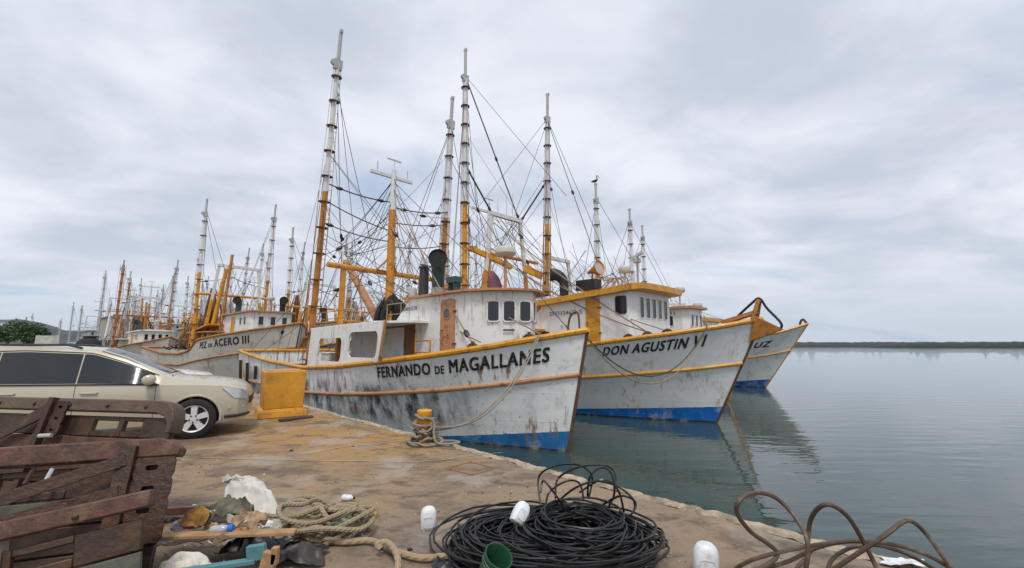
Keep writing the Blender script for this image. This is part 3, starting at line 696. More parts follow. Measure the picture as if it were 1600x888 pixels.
# sloping aft end of the wheelhouse and the deckhouse behind it
MB().prism([(-5.7, -1.42, 3.6), (-5.7, -1.42, 4.44), (-6.75, -1.42, 3.6)], [(-5.7, 1.42, 3.6), (-5.7, 1.42, 4.44), (-6.75, 1.42, 3.6)]).build('house_fairing', white, F.root, smooth=0)
MB().box((-7.9, 0, 2.45), (4.4, 2.80, 2.1)).build('deckhouse', white, F.root, bevel=.03)
MB().prism([(-4.55, -2.0, 3.58), (-4.55, 2.0, 3.58), (-5.4, 2.92, 3.56), (-10.45, 2.92, 3.46), (-10.45, -2.92, 3.46), (-5.4, -2.92, 3.56)], [(-4.55, -2.0, 3.65), (-4.55, 2.0, 3.65), (-5.4, 2.92, 3.63), (-10.45, 2.92, 3.53), (-10.45, -2.92, 3.53), (-5.4, -2.92, 3.63)]).build('shelter_deck', white, F.root, smooth=0)
for sd in (-1, 1):       # side screens with two rounded openings each
    y = sd * 2.94; scr = None
    cells = [(4.9, 7.3, 5.12, 7.05, 2.46, 3.30), (7.3, 10.45, 7.62, 9.55, 2.28, 3.12)]
    mb = MB(); dv = (0, sd * -0.05, 0)
    for a0, a1, h0, h1, zb_, zt_ in cells:
        hole = rrect(h1 - h0, zt_ - zb_, .2, 5); cx_, cz_ = (h0 + h1) / 2, (zt_ + zb_) / 2; inn = []; out = []
        top = lambda a: lerp(3.60, 3.50, (a - 4.3) / 6.2)
        bt = lambda a: F.zg(a + .6) + .02
        for hx, hz in hole:
            skew = -.12 * hz
            ax_ = cx_ - hx + skew * 1.0; az = cz_ + hz
            inn.append((-ax_, y, az))
            sx = hx / ((h1 - h0) / 2); sz = hz / ((zt_ - zb_) / 2); k = max(abs(sx), abs(sz)); sx /= k; sz /= k
            oa = lerp(a1, a0, (sx + 1) / 2)
            if oa < 4.95: oa += -.30 * (sz + 1) / 2 + .05
            if oa > 10.4: oa += -.22 * (sz + 1) / 2 + .1
            oz = lerp(bt(oa), top(oa), (sz + 1) / 2); out.append((-oa, y, oz))
        mb.ring(out, inn, dv)
    mb.build('side_screen', white, F.root, smooth=0)
    MB().beam((-4.62, y + sd * .012, 3.62), (-4.92, y + sd * .012, 2.32), .07, .07).build('screen_edge', tan, F.root)
# wheelhouse windows, doors
fr = [((2.02, -1.0), (1.55, -.5), .30), ((1.55, -.5), (1.25, 0), .02), ((1.55, -.5), (1.25, 0), .72)]
for k, (p, q_, t) in enumerate([((1.98, -.96), (1.55, -.5), .05), ((1.98, -.96), (1.55, -.5), .80), ((1.55, -.5), (1.25, 0), .62)]):
    F.opening(p, q_, t, 3.86, .32, .58, r=.07, fm=white)
for (p, q_, t) in [((1.98, .96), (1.55, .5), .2), ((1.98, .96), (1.55, .5), .9), ((1.55, .5), (1.25, 0), .6)]: F.opening(p, q_, t, 3.86, .32, .58, r=.07, fm=white)
dF = F.opening((3.2, -1.42), (5.75, -1.42), .12, 3.42, .74, 1.72, 'door', r=.10, fm=tan)
MB().lathe([(.15, -.004), (.19, -.004), (.19, .05), (.15, .05)], 20, Matrix.Translation((.02, .42, 0.0)), cap=False).build('porthole', tan, dF)
MB().lathe([(.005, .036), (.155, .036)], 20, Matrix.Translation((.02, .42, 0.0)), cap=False).build('porthole_glass', bglass, dF)
F.opening((5.2, -1.40), (7.2, -1.40), .22, 2.95, .62, 1.30, 'door', r=.09, fm=mat('brown_door', (0.20, 0.09, 0.03), .6, var=.2), prow=.06)
F.wall_text('2504010238', 6.25, 5.25, -1.425, 4.05, .14)
# rust stains with a shape of their own under the front windows: bolted plates
MB().box((-1.62, -.62, 3.30), (.02, .34, .05), Matrix.Rotation(R(-42), 3, 'Z')).build('grab_bar', rust, F.root)
F.railing([(-4.55, -1.9, 2.28), (-3.75, -1.9, 2.28)], .72, orange, .028)
# roof equipment
MB().lathe([(.17, 0), (.17, 1.12), (.20, 1.13), (.20, 1.2), (.17, 1.2)], 14, Matrix.Translation((-5.8, -.8, 4.5))).box((-5.7, -.8, 5.72), (.3, .3, .05), Matrix.Rotation(R(20), 3, 'Y')).build('exhaust_stack', mat('stack_grey', (0.03, 0.034, 0.038), .6, dirt=(.08, .07, .06), dirt_amt=.5), F.root)
MB().lathe([(.13, 0), (.15, .05), (.15, .42), (.1, .5)], 12, Matrix.Translation((-6.05, -1.1, 4.42))).build('gas_bottle', greyp, F.root)
F.cowl((-5.05, -.72, 4.55), .30, 1.35, (0.75, -.6, 0.05), teal)
MB().tube([(-5.05, -.72, 4.5), (-5.05, -.72, 4.86)], .235, 16).build('cowl_base', greyp, F.root)
MB().box((-4.35, -.55, 5.08), (.5, .34, .22)).box((-4.5, -.55, 4.82), (.05, .3, .36)).box((-4.2, -.55, 4.82), (.05, .3, .36)).build('winch_box', teal, F.root, bevel=.02)
F.radar((-2.35, -.05, 4.6), 1.15, .34, tan)
pt = [(-3.1, .2, 4.62), (-2.9, -.12, 4.62), (-2.6, .3, 4.62), (-3.0, .1, 5.35), (-2.72, .25, 5.12)]
MB().tube([(-2.95, .05, 4.58), (-2.95, .05, 4.8), (-3.0, .02, 5.05), (-3.05, 0, 5.3)], [.26, .24, .2, .07], 12).build('covered_lamp', purple, F.root)
MB().tube([(-6.2, .5, 4.4), (-6.2, .5, 4.95)], .1, 10).box((-6.2, .5, 5.1), (.5, .5, .16)).tube([(-6.2, .5, 5.0), (-6.2, .5, 5.2)], [.12, .26], 10).build('hopper', orange, F.root)
# masts and gear
F.mast(9.6, 1.3, 8.85, 10.75, .19, orange, whitep, (10.45, 1.05))
fo1 = F.outrigger((-11.3, -2.62, 1.4), (-10.0, -2.6, 16.4), 9.3, .17, 12, orust)
fo2 = F.outrigger((-9.6, 2.62, 1.4), (-8.8, 2.6, 15.0), 8.95, .17, 11, orust)
MB().tube([(-10.0, -2.6, 6.10), (-10.0, 2.9, 6.02)], .11, 10).build('crossbar', orange, F.root)
for y in (-1.9, 1.9): MB().beam((-10.15, y, 1.2), (-10.05, y, 6.05), .18, .16, up=(1, 0, 0)).build('gallows_post', orange, F.root)
for a_, b_ in (((-10.0, -.55, 6.02), (-9.7, -.1, 6.6)), ((-10.0, .55, 6.02), (-9.7, .1, 6.6))): MB().beam(a_, b_, .14, .06).build('gusset', orange, F.root)
bo = MB().tube([(-10.2, 0, 3.7), (-14.0, 0, 7.1)], [.19, .17], 10).build('cargo_boom', tan, F.root)
MB().tube([(-14.0, 0, 7.1), (-15.2, 0, 8.25)], [.17, .13], 10).build('boom_tip', whitep, bo)
for i in range(9):
    t = i / 9; p = Vector((-10.2, 0, 3.7)).lerp(Vector((-14, 0, 7.1)), t); MB().tube([p + Vector((0, -.3, .1)), p + Vector((0, .3, .1))], .016, 4).build('boom_rung', tan, bo)
nb = MB(); random.seed(11)
for k in range(26):
    x0 = -9.6 + random.uniform(-.4, .4); y0 = random.uniform(-.4, .4); nb.tube(smooth_path([(-9.6 + (x0 + 9.6) * .3, y0 * .3, 5.1 + random.uniform(-.2, .1)), (x0 + random.uniform(-.2, .2), y0 + random.uniform(-.2, .2), 4.6), (x0 + random.uniform(-.25, .25), y0 + random.uniform(-.2, .2), 4.0), (x0 + random.uniform(-.1, .1), y0, 3.58)], 4), [.03, .05, .07, .08, .09, .1, .1, .1, .09, .09, .08, .07, .05], 6)
nb.build('net_bundle', netm, F.root)
F.railing([(-a, -2.85, 3.56) for a in (6.2, 7.2, 8.2, 9.2, 10.3)], .55, orust, .018)
F.railing([(-a, -1.1, 3.62) for a in (5.9, 6.8, 7.8)], .8, wire2, .02)
# afterdeck: winch cabinet, tubs, bins
MB().box((-11.3, -1.5, 1.85), (1.0, .8, 1.3)).box((-11.3, -1.5, 2.53), (1.06, .86, .06)).build('deck_cabinet', white2, F.root, bevel=.03)
MB().lathe([(.35, -.9), (.6, -.9), (.6, -.82), (.25, -.8), (.25, .8), (.6, .82), (.6, .9), (.35, .9)], 18, Matrix.Translation((-12.6, 0, 1.9)) @ Matrix.Rotation(R(90), 4, 'X')).build('trawl_winch', rust, F.root)
nb = MB()
for k in range(30):
    c = Vector((-16.5 + random.gauss(0, 1.0), random.gauss(-.4, .9), 1.35)); nb.tube([c + Vector((math.cos(t) * .5, math.sin(t) * .35, .25 * random.random() + .35 * math.exp(-((c.x + 16.5) ** 2)))) for t in [j * .7 for j in range(9)]], .05, 5, closed=True)
nb.build('net_heap', netm, F.root)
for a, fl_ in ((13.4, .5), (14.8, .35), (16.9, .55), (18.6, .3), (20.2, .1)): # rubber fenders hung over the side aft
    p = F.S(a, .9, -1); p2 = F.S(a + .1, fl_, -1)
    MB().tube([p + Vector((0, -.1, -.15)), p2 + Vector((0, -.12, 0))], .075, 8).build('fender', mat('tarred_post', (.03, .026, .022), .9, dirt=(.12, .1, .08), dirt_amt=.6), F.root)
MB().tube(smooth_path([F.S(19.8, .95, -1) + Vector((0, -.08, 0)), F.S(18.6, .5, -1) + Vector((0, -.3, 0)), F.S(17.4, .4, -1) + Vector((0, -.3, 0)), F.S(16.4, .1, -1) + Vector((0, -.35, 0))], 6), .03, 6).build('fender_rope', wire2, F.root)
# bow gear: bitts and chain plates, wires along the foredeck
for q_ in (1.25, 2.6):
    p = F.S(q_, 1, -1) + Vector((0, .12, .1)); MB().tube([p + Vector((-.22, 0, 0)), p + Vector((-.1, 0, .07)), p + Vector((.1, 0, .07)), p + Vector((.22, 0, 0))], .04, 6).tube([p, p + Vector((0, 0, .16))], .05, 8).build('cleat', rust, F.root)
pb = F.S(.25, 1, -1) + Vector((0, 0, .05)); MB().tube(smooth_path([pb + Vector((-.3, .1, 0)), pb + Vector((-.2, .1, .42)), pb + Vector((.05, .1, .5)), pb + Vector((.1, .1, .05))], 5), .03, 6).build('bow_fairlead', rust, F.root)
bowp = F.S(.5, 1, -1) + Vector((0, .05, .1))
st = F.stay
st((-10.3, -2.6, 14.2), (-9.6, 0, 3.9), 0, .013); st((-10.15, -2.6, 14.6), (-13.6, -.4, 6.8), .2, .014); st((-10.15, -2.6, 14.6), (-12.6, 0.6, 2.6), .1, .012)
st((-10.6, -2.6, 9.7), (-9.6, -.15, 9.2), .12, .03, blocks=(.2, .85)); st((-10.65, -2.6, 8.95), (-9.6, -.15, 7.9), .1, .026); st((-10.7, -2.6, 8.0), (-9.6, -.15, 7.4), .12, .026, blocks=(.1,))
st((-9.0, 2.6, 9.2), (-9.6, .15, 9.0), .12, .03, blocks=(.2, .85)); st((-9.0, 2.6, 8.6), (-9.6, .15, 8.3), .1, .026, blocks=(.3,)); st((-9.0, 2.6, 7.6), (-9.6, .15, 7.2), .12, .026)
st((-8.9, 2.6, 13.4), (-9.6, 0, 4.2), 0, .012); st((-8.9, 2.6, 13.5), (-12.6, .4, 2.6), .2, .014); st((-8.85, 2.6, 13.6), (-6.0, 2.5, 3.6), 0, .012)
for z, x, y in ((10.4, -4.6, -1.1), (10.2, -3.0, .9), (9.8, -5.0, 1.3)): st((-9.6, 0, z), (x, y, 4.6), .06, .012)
st((-9.6, 0, 10.3), (-15.1, 0, 8.2), .15, .014, blocks=(.9,)); st((-9.6, 0, 9.0), (-14.0, 0, 7.2), .2, .014); st((-9.6, .1, 10.4), (-20.6, -2.2, 2.6), .2, .012); st((-9.6, .1, 10.4), (-20.6, 2.2, 2.6), .2, .012)
for y in (-2.7, 2.7):
    st((-9.6, 0, 10.0), (-12.0, y, 2.2), .05, .011); st((-9.6, 0, 9.4), (-8.2, y, 3.5), .05, .011); st((-9.6, 0, 8.7), (-10.9, y, 3.5), 0, .011)
st((-10.0, -1.5, 6.05), (-9.7, 0, 9.3), 0, .012); st((-10.0, 1.5, 6.05), (-9.7, 0, 9.3), 0, .012)
st((-9.6, 0, 9.9), tuple(F.S(2.6, 1, -1) + Vector((0, .12, .2))), .35, .022, wire2, (.97,)); st((-9.5, -.1, 8.1), tuple(F.S(2.4, 1, -1) + Vector((0, .12, .2))), .9, .02, wire2)
st((-9.6, 0, 8.6), tuple(F.S(1.0, 1, -1) + Vector((0, .12, .15))), .55, .02, wire2)
st((-8.95, 2.6, 12.0), (0.2, .0, 3.2), .5, .013); st((-10.4, -2.6, 12.5), (-12.5, -2.6, 2.2), .0, .012)
rnd_ = random.Random(77)
for k in range(52):
    A = rnd_.choice(((-9.6, 0, rnd_.uniform(7, 10.4)), (-10.7, -2.6, rnd_.uniform(6, 14)), (-9.1, 2.6, rnd_.uniform(6, 13)), (-10.0, rnd_.uniform(-2, 2), 6.05), (-14.6, 0, 7.6)))
    Bp = rnd_.choice(((-9.6, 0, rnd_.uniform(6.5, 10)), (-13 - rnd_.random() * 7, rnd_.uniform(-2.4, 2.4), 2.4), (-5 - rnd_.random() * 3, rnd_.uniform(-2, 2), 4.2), (-10.5, rnd_.choice((-2.7, 2.7)), rnd_.uniform(3, 8)), (-14.4, 0, 7.4)))
    if (Vector(A) - Vector(Bp)).length > 2: st(A, Bp, rnd_.uniform(0, .35), rnd_.choice((.009, .011, .014)), blocks=(rnd_.uniform(.15, .9),) if rnd_.random() < .3 else ())
# ---------------------------------------------------------------- second boat
DB = (7.597, 16.992)
D = Boat('fishing_boat', 'clean white trawler lettered DON AGUSTIN VI with bright blue boot stripe', DB, -44.5, 22.5, 3.1, 1.80,
         [(0, 3.75), (1, 3.50), (2.5, 3.23), (4.95, 2.88), (8, 2.5), (11, 2.3), (15.5, 2.4), (22.5, 2.85)], (0.59, 0.40), hullD, yellow, yellow)
D.name_text([('DON', 1), ('AGUSTIN', 1), ('VI', 1.05)], 4.42, 1.32, .94, .83, .935, .82, 0.052)
pl = [(2.27, 0), (2.27, 1.45), (2.50, 1.70), (7.1, 1.70)]
D.house(pl, 2.2, 5.02, white2, yellow, over=.30, th=.24, slope=.072, crown=.12, lean=0, front_over=.28)
MB().prism([(-7.05, -1.70, 3.2), (-7.05, -1.70, 4.6), (-8.6, -1.70, 3.4)], [(-7.05, 1.70, 3.2), (-7.05, 1.70, 4.6), (-8.6, 1.70, 3.4)]).build('house_fairing', white2, D.root, smooth=0)
MB().box((-9.3, 0, 2.5), (4.6, 3.3, 2.0)).build('deckhouse', white2, D.root, bevel=.03)
MB().box((-9.3, 0, 3.56), (5.0, 5.6, .10)).build('shelter_deck', orange, D.root)
for i in range(5): D.opening((2.27, -1.45), (2.27, 1.45), .14 + .18 * i, 4.38, .30, .82, r=.05, fm=white2, gm=bglass if i == 3 else glass)
D.opening((2.5, -1.70), (7.1, -1.70), .07, 4.48, .44, .66, r=.06, fm=black)
D.opening((2.5, -1.70), (7.1, -1.70), .365, 3.92, .70, 1.80, 'door', r=.06, fm=yellow)
D.opening((2.5, -1.70), (7.1, -1.70), .93, 3.28, .36, .36, r=.06, fm=rust)
D.opening((2.5, 1.70), (7.1, 1.70), .10, 4.45, .44, .66, r=.06, fm=black)
D.wall_text('2503154623-5', 6.55, 4.75, -1.705, 4.22, .17); D.wall_text('2.3', 5.9, 5.55, -1.705, 3.62, .13)
for a, b_ in (((-4.7, -2.2, 2.6), (-4.7, -2.2, 3.5)),): D.railing([(-3.4, -2.55, 2.7), (-4.6, -2.55, 2.6), (-5.4, -2.6, 2.6)], .75, orange, .025)
D.cowl((-6.3, -.9, 4.9), .30, 1.45, (-.72, -.5, 0.0), navy)
MB().box((-5.6, .1, 5.72), (1.1, .6, .5)).build('battery_box', black, D.root, bevel=.03)
hz = MB().lathe([(.06, -.5), (.12, -.3), (.2, -.05), (.36, .25), (.36, .27), (.30, .2), (.08, -.1)], 18, Matrix.Translation((-5.2, .15, 6.45)) @ Matrix.Rotation(R(78), 4, 'Y') @ Matrix.Rotation(R(8), 4, 'X')); hz.tube([(-5.4, .15, 5.5), (-5.4, .15, 6.4)], .05, 6)
hz = hz.build('loudhailer', orange, D.root); MB().lathe([(.005, .19), (.31, .20)], 18, Matrix.Translation((-5.2, .15, 6.45)) @ Matrix.Rotation(R(78), 4, 'Y') @ Matrix.Rotation(R(8), 4, 'X'), cap=False).build('horn_mouth', greyp, hz)
D.bar_radar((-3.0, .1, 5.3), 1.15, 1.7, R(-44)); D.radar((-3.4, -.3, 5.3), .75, .26)
for x in (-3.6, -3.9, -4.1): MB().tube(smooth_path([(x, .2, 5.3), (x + .1, .1, 5.8), (x - .3, .1, 5.9), (x - .8, .1, 5.5)], 4), .03, 5).build('hose', tan, D.root)
lb = MB().tube([(-7.3, -.7, 5.0), (-7.5, -.7, 5.0), (-10.6, -.7, 5.05), (-10.9, -.7, 5.1)], [.1, .32, .34, .12], 12).build('upturned_skiff', white2, D.root)
MB().box((-8.9, -1.0, 5.28), (3.4, .06, .10)).build('skiff_keel', rust, lb)
for x in (-7.9, -10.2): MB().box((x, -.7, 4.1), (.12, .9, 1.2)).build('skiff_chock', orust, D.root)
me, x0, x1, y0, y1 = text_mesh('LOS MISTERIOS', .02, 1.0)
map_text(me, lambda X, Y: Vector((-lerp(9.2, 7.55, (X - x0) / (x1 - x0)), -1.04, 4.93 + (Y - y0) / (y1 - y0) * .17)), 'lettering', letter, D.root)
D.outrigger((-11.4, -2.75, 1.7), (-11.75, -2.7, 19.7), 10.5, .19, 14, yellow)
D.outrigger((-10.5, 2.75, 1.7), (-10.15, 2.7, 18.6), 10.2, .19, 13, yellow)
D.gallows(11.1, 2.3, 1.15, 1.6, 10.1, 7.9)
D.mast(12.6, 1.6, 8.8, 11.4, .15, yellow, whitep, (10.9, 1.2))
MB().beam((-11.2, -2.6, 8.0), (-11.0, .3, 7.3), .2, .26).build('gallows_brace', yellow, D.root)
MB().beam((-10.7, 2.65, 7.0), (-11.0, 1.4, 7.4), .06, .45).build('gusset', yellow, D.root)
for y in (-.7, 0, .5): D.whip((-11.1, y, 10.2), 1.3 + y * .5, .02)
# bow gear of the second boat: raised roller frame over the stem
br = MB()
for y in (-.26, .26): br.beam((1.55, y, 3.72), (1.75, y * .4, 4.42), .10, .10); br.beam((.5, y, 3.7), (1.7, y * .6, 4.05), .12, .12)
br.tube([(1.75, -.12, 4.42), (1.75, .12, 4.42)], .08, 10); br.build('bow_roller_frame', orust, D.root)
MB().prism([(1.6, -.25, 3.9), (2.45, -.06, 3.4), (1.4, -.16, 3.0)], [(1.6, .25, 3.9), (2.45, .06, 3.4), (1.4, .16, 3.0)]).build('anchor_pocket', orust, D.root, smooth=0)
MB().tube(smooth_path([(.9, .1, 3.85), (1.5, 0, 4.35), (1.78, 0, 4.52), (2.0, 0, 4.15), (2.4, 0, 3.6), (2.3, 0, 3.35)], 6), .045, 6).build('anchor_cable', black, D.root)
for q_ in (2.5, 3.1, 3.7): p = D.S(q_, 1, -1) + Vector((0, .12, .1)); MB().tube([p + Vector((-.2, 0, 0)), p + Vector((-.1, 0, .08)), p + Vector((.1, 0, .08)), p + Vector((.2, 0, 0))], .045, 6).tube([p, p + Vector((0, 0, .14))], .06, 8).build('cleat', rust, D.root)
st = D.stay
st((-11.7, -2.7, 18.0), (-11.1, 1.15, 10.1), .0, .035, blocks=(.55, .97)); st((-11.7, -2.6, 18.0), (-6.0, -1.0, 10.0), .0, .012)
st((-11.6, -2.6, 12.6), (-11.1, -1.15, 10.2), .0, .05, blocks=(.1, .9)); st((-10.3, 2.6, 12.8), (-11.1, 1.15, 10.15), .0, .05, blocks=(.12, .92))
st((-11.7, -2.7, 17.8), (-11.4, -3.6, 6.5), .0, .012); st((-11.7, -2.7, 17.8), (-12.6, 0, 3), .0, .012); st((-11.7, -2.7, 17.6), (-14.5, -1.6, 2.5), 0, .012)
st((-10.2, 2.7, 16.9), (-5.6, 1.5, 6.0), .0, .02, blocks=(.5,)); st((-10.2, 2.7, 17), (-4.6, 1.6, 5.2), .0, .014); st((-10.2, 2.7, 17), (-16.0, -1.5, 8.0), .05, .012); st((-10.2, 2.7, 16.8), (-12.6, 0.4, 7), 0, .012)
for y in (-1.15, 1.15): st((-11.1, y, 10.1), (-2.6, y * .9, 3.2), .5, .013, wire2); st((-11.1, y, 10.1), (-20.5, y * 2, 2.8), .3, .012); st((-11.1, y, 9.8), (-12.6, 0, 10.5), 0, .012); st((-11.1, y, 7.6), (-4.5, y, 5.3), .2, .012); st((-11.1, y, 9.9), (-11.1, -y * 1.6, 3.6), .0, .012)
p1 = tuple(D.S(3.1, 1, -1) + Vector((0, .12, .2))); p2 = tuple(D.S(2.6, 1, -1) + Vector((0, .12, .2)))
st((-11.1, -1.0, 9.7), p1, .25, .03, wire2); st((-11.1, -1.2, 8.2), p1, .5, .028, wire2); st((-11.1, -.8, 8.8), p2, .6, .022, wire2); st((-11.6, -2.7, 9.0), (-2.6, -1.2, 3.3), .4, .02, wire2)
for i in range(7): z = 6.3 + i * .45; MB().tube([(-11.1, 1.15 + .35 * (10 - z) * .28 - .25, z), (-11.1, 1.15 + .35 * (10 - z) * .28 + .25, z)], .016, 4).build('rung', yellow, D.root)
for k in range(46):
    A = rnd_.choice(((-12.6, 0, rnd_.uniform(7, 11)), (-11.5, -2.7, rnd_.uniform(7, 15)), (-10.3, 2.7, rnd_.uniform(7, 15)), (-11.1, rnd_.uniform(-1.1, 1.1), 10.1)))
    Bp = rnd_.choice(((-12.6, 0, rnd_.uniform(6.5, 10)), (-14 - rnd_.random() * 7, rnd_.uniform(-2.4, 2.4), 2.8), (-5 - rnd_.random() * 3, rnd_.uniform(-2, 2), 5.2), (-11, rnd_.choice((-2.7, 2.7)), rnd_.uniform(4, 9)), (-9, rnd_.uniform(-2, 2), 3.7)))
    if (Vector(A) - Vector(Bp)).length > 2: st(A, Bp, rnd_.uniform(0, .35), rnd_.choice((.010, .012, .015)), rnd_.choice((wire, wire, wire2)), blocks=(rnd_.uniform(.15, .9),) if rnd_.random() < .3 else ())
# ---------------------------------------------------------------- boats rafted outside
def simple(name, label, bow, ang, L, B, rake, sheer, hull, wallm, roofm, railm, zd, zw, wf, ww, wl, outs, gal=None, mast=None, lo=orange, nwin=3, det=1, cw=None, rubm=None, rd=True, roofth=.12, seed=1, group='shrimp trawlers moored along the quay', doorm=None, slope=.03, rub=(.60, .42)):
    b = Boat(name, label, bow, ang, L, B, rake, sheer, rub, hull, railm, rubm or railm, group, det)
    rnd = random.Random(seed)
    b.house([(wf + .03, 0), (wf + .03, ww - .25), (wf + .3, ww), (wf + wl, ww)], zd, zw, wallm, roofm, .22, roofth, slope, .1, .06)
    for i in range(nwin): b.opening((wf + .03, -ww + .25), (wf + .03, ww - .25), (i + .5) / nwin, zw - .62, min(.34, 1.3 * ww / nwin * .62), .6, r=.06, fm=wallm)
    b.opening((wf + .3, -ww), (wf + wl, -ww), .16, zw - .62, .36, .5, r=.06, fm=wallm); b.opening((wf + .3, -ww), (wf + wl, -ww), .32, zw - .62, .36, .5, r=.06, fm=wallm)
    b.opening((wf + .3, -ww), (wf + wl, -ww), .62, zw - 1.1, .66, 1.6, 'door', r=.08, fm=doorm or yellow)
    za = zd + .95
    MB().box((-wf - wl - 2.1, 0, zd + .5), (4.2, ww * 1.9, 1.9)).build('deckhouse', wallm, b.root)
    MB().box((-wf - wl - 2.1, 0, zd + 1.5), (4.8, b.B * 1.7, .09)).build('shelter_deck', roofm, b.root)
    for (ba, by, ta, ty, tz, zs) in outs:
        b.outrigger((-ba, by, zd), (-ta, ty, tz), zs, .17, 9 if det else 7, lo)
        b.stay((-ta, ty * .97, tz * .93), (-ba - 3.5, by * .4, zd + .6), 0, .016); b.stay((-ta, ty * .97, tz * .93), (-ba + 4.5, by * .5, zw), 0, .016); b.stay((-ta, ty * .97, tz * .90), (-ba - .3, 0, zd + 1), 0, .014)
        b.stay((-ba, by, zd + 5.5), (-ba - .3, 0, zd + 6.2), .1, .03, blocks=(.2,))
    if gal: b.gallows(*gal, m=lo)
    if mast: b.mast(mast[0], zd, mast[1], mast[2], .15, lo, whitep, (mast[2] - .5, 1.1))
    if cw: b.cowl((-wf - wl + .4, -ww * .5, zw + .05), .28, 1.1, cw[1], cw[0])
    if rd: b.radar((-wf - .9, .1, zw + .1), .9, .30)
    b.whip((-wf - 1.6, .5, zw + .1), 1.6, .016); b.whip((-wf - 2.0, -.4, zw + .1), 1.1, .016)
    ox = outs[0][0] if outs else wf + wl + 3
    for k in range(15):
        b.stay((-ox + rnd.uniform(-1, 1), rnd.uniform(-2, 2), rnd.uniform(6, 9.5)), (-ox + rnd.choice((-1, 1)) * rnd.uniform(3, 8), rnd.uniform(-2, 2), rnd.uniform(zd, zd + 2.5)), rnd.uniform(0, .4), .013)
    # gear heaped on the afterdeck: winch, drums, net
    wn = MB().lathe([(.3, -.9), (.55, -.9), (.55, -.82), (.22, -.8), (.22, .8), (.55, .82), (.55, .9), (.3, .9)], 14, Matrix.Translation((-wf - wl - 5.3, 0, zd + .6)) @ Matrix.Rotation(R(90), 4, 'X')); wn.build('trawl_winch', rust, b.root)
    nh = MB()
    for k in range(16):
        c = Vector((-L * .78 + rnd.gauss(0, .9), rnd.gauss(0, .9), zd + .1)); nh.tube([c + Vector((math.cos(j * .7) * .5, math.sin(j * .7) * .4, .5 * rnd.random())) for j in range(9)], .06, 5, closed=True)
    nh.build('net_heap', netm, b.root)
    return b
nv = Vector((0.7009, 0.7133)); uv_ = Vector((0.7133, -0.7009))
def raft(o, n, u): return (o[0] + nv.x * n + uv_.x * u, o[1] + nv.y * n + uv_.y * u)
SH = [(0, 3.75), (1, 3.45), (2.5, 3.15), (5, 2.8), (8, 2.4), (11, 2.2), (15.5, 2.35), (22, 2.8)]
G3 = simple('fishing_boat', 'white trawler squeezed behind DON AGUSTIN VI, slim wheelhouse with three narrow windows', raft(DB, 5.9, -1.6), -44.5, 21, 2.85, 1.2, SH, hullU, white2, tan, yellow, 2.1, 4.75, 1.25, 1.05, 4.6, [], (10.5, 2.1, 1.2, 1.5, 8.6, 0), None, yellow, 3, 1, None)
G3.wall_text('1232', 2.6, 1.9, -1.055, 4.45, .15)
H3 = simple('fishing_boat', 'trawler with orange wheelhouse roof, far side of the raft, pelican on its outrigger', raft(DB, 11.4, -3.6), -44.5, 21, 2.8, 1.3, SH, hullU, white2, yellow, yellow, 2.1, 4.35, .5, 1.5, 4.0,
            [(7.2, -2.6, 7.2, -2.55, 14.5, 8.6), (7.4, 2.6, 7.4, 2.55, 13.8, 5.0)], (8.2, 2.0, 1.2, 1.5, 7.8, 0), None, yellow, 4, 1, (navy, (1, -.3, 0)), roofth=.22)
H3.bar_radar((-2.8, .3, 4.4), .9, 1.1, .4)
U3 = simple('fishing_boat', 'outermost white trawler whose bow lettering ends in UZ', (17.41, 31.033), -44.5, 22, 3.0, 2.8, [(0, 4.25), (1.1, 3.75), (2.5, 3.4), (5, 2.9), (8, 2.4), (11, 2.2), (15.5, 2.35), (22, 2.8)], hullU, white2, yellow, yellow, 2.0, 4.3, 4.4, 1.5, 4.0,
            [(10.0, 2.6, 10.0, 2.6, 13.9, 5.0)], None, None, yellow, 4, 1)
U3.name_text([('UZ', 1)], 2.12, 1.35, .87, .765, .865, .755, 0.03)
ub = MB().tube(smooth_path([(2.35, 0, 4.2), (2.45, 0, 4.5), (2.6, 0, 4.55), (2.75, 0, 4.3)], 4), .08, 6); ub.build('bow_roller_frame', rust, U3.root)
# ---------------------------------------------------------------- boats further up the quay
PB = (-15.2, 30.6); n2 = Vector((.602, .799)); u2 = Vector((.799, -.602))
def raft2(o, n, u): return (o[0] + n2.x * n + u2.x * u, o[1] + n2.y * n + u2.y * u)
SP = [(0, 4.35), (1.5, 4.05), (4, 3.7), (7, 3.4), (8.8, 3.25), (9.0, 3.2), (9.8, 2.5), (12, 2.2), (16, 2.2), (22, 2.7)]
P1 = simple('fishing_boat', 'rust stained trawler lettered PEZ DE ACERO III beyond the yellow block', PB, -37, 23, 3.0, 1.2, SP, hullP, white, tan, orust, 2.4, 5.25, 2.8, 1.5, 4.6,
            [(10.0, -2.62, 10.0, -2.6, 14.6, 8.6), (10.4, 2.62, 9.6, 2.6, 15.4, 8.6)], (9.4, 2.3, 1.5, 2.0, 9.2, 6.9), None, yellow, 3, 2, (teal, (.8, -.6, 0)), roofth=.10, rub=(2.75, 1.35))
P1.name_text([('PEZ', 1), ('DE', .6), ('ACERO', 1.05), ('III', 1)], 8.0, 2.9, .93, .80, .92, .79, .04)
P1.cowl((-3.4, .9, 5.3), .28, 1.0, (.9, -.3, 0), navy)
P1.outrigger((-9.3, -1.9, 2.2), (-8.3, -1.3, 9.2), 8.9, .2, 0, yellow, None, False, False)
wing = MB().prism([(-7.4, -2.6, 4.4), (-7.4, -1.3, 4.4), (-10.6, -1.3, 3.9), (-10.6, -2.6, 3.9)], [(-7.4, -2.6, 4.5), (-7.4, -1.3, 4.5), (-10.6, -1.3, 4.0), (-10.6, -2.6, 4.0)]); wing.build('side_awning', yellow, P1.root)
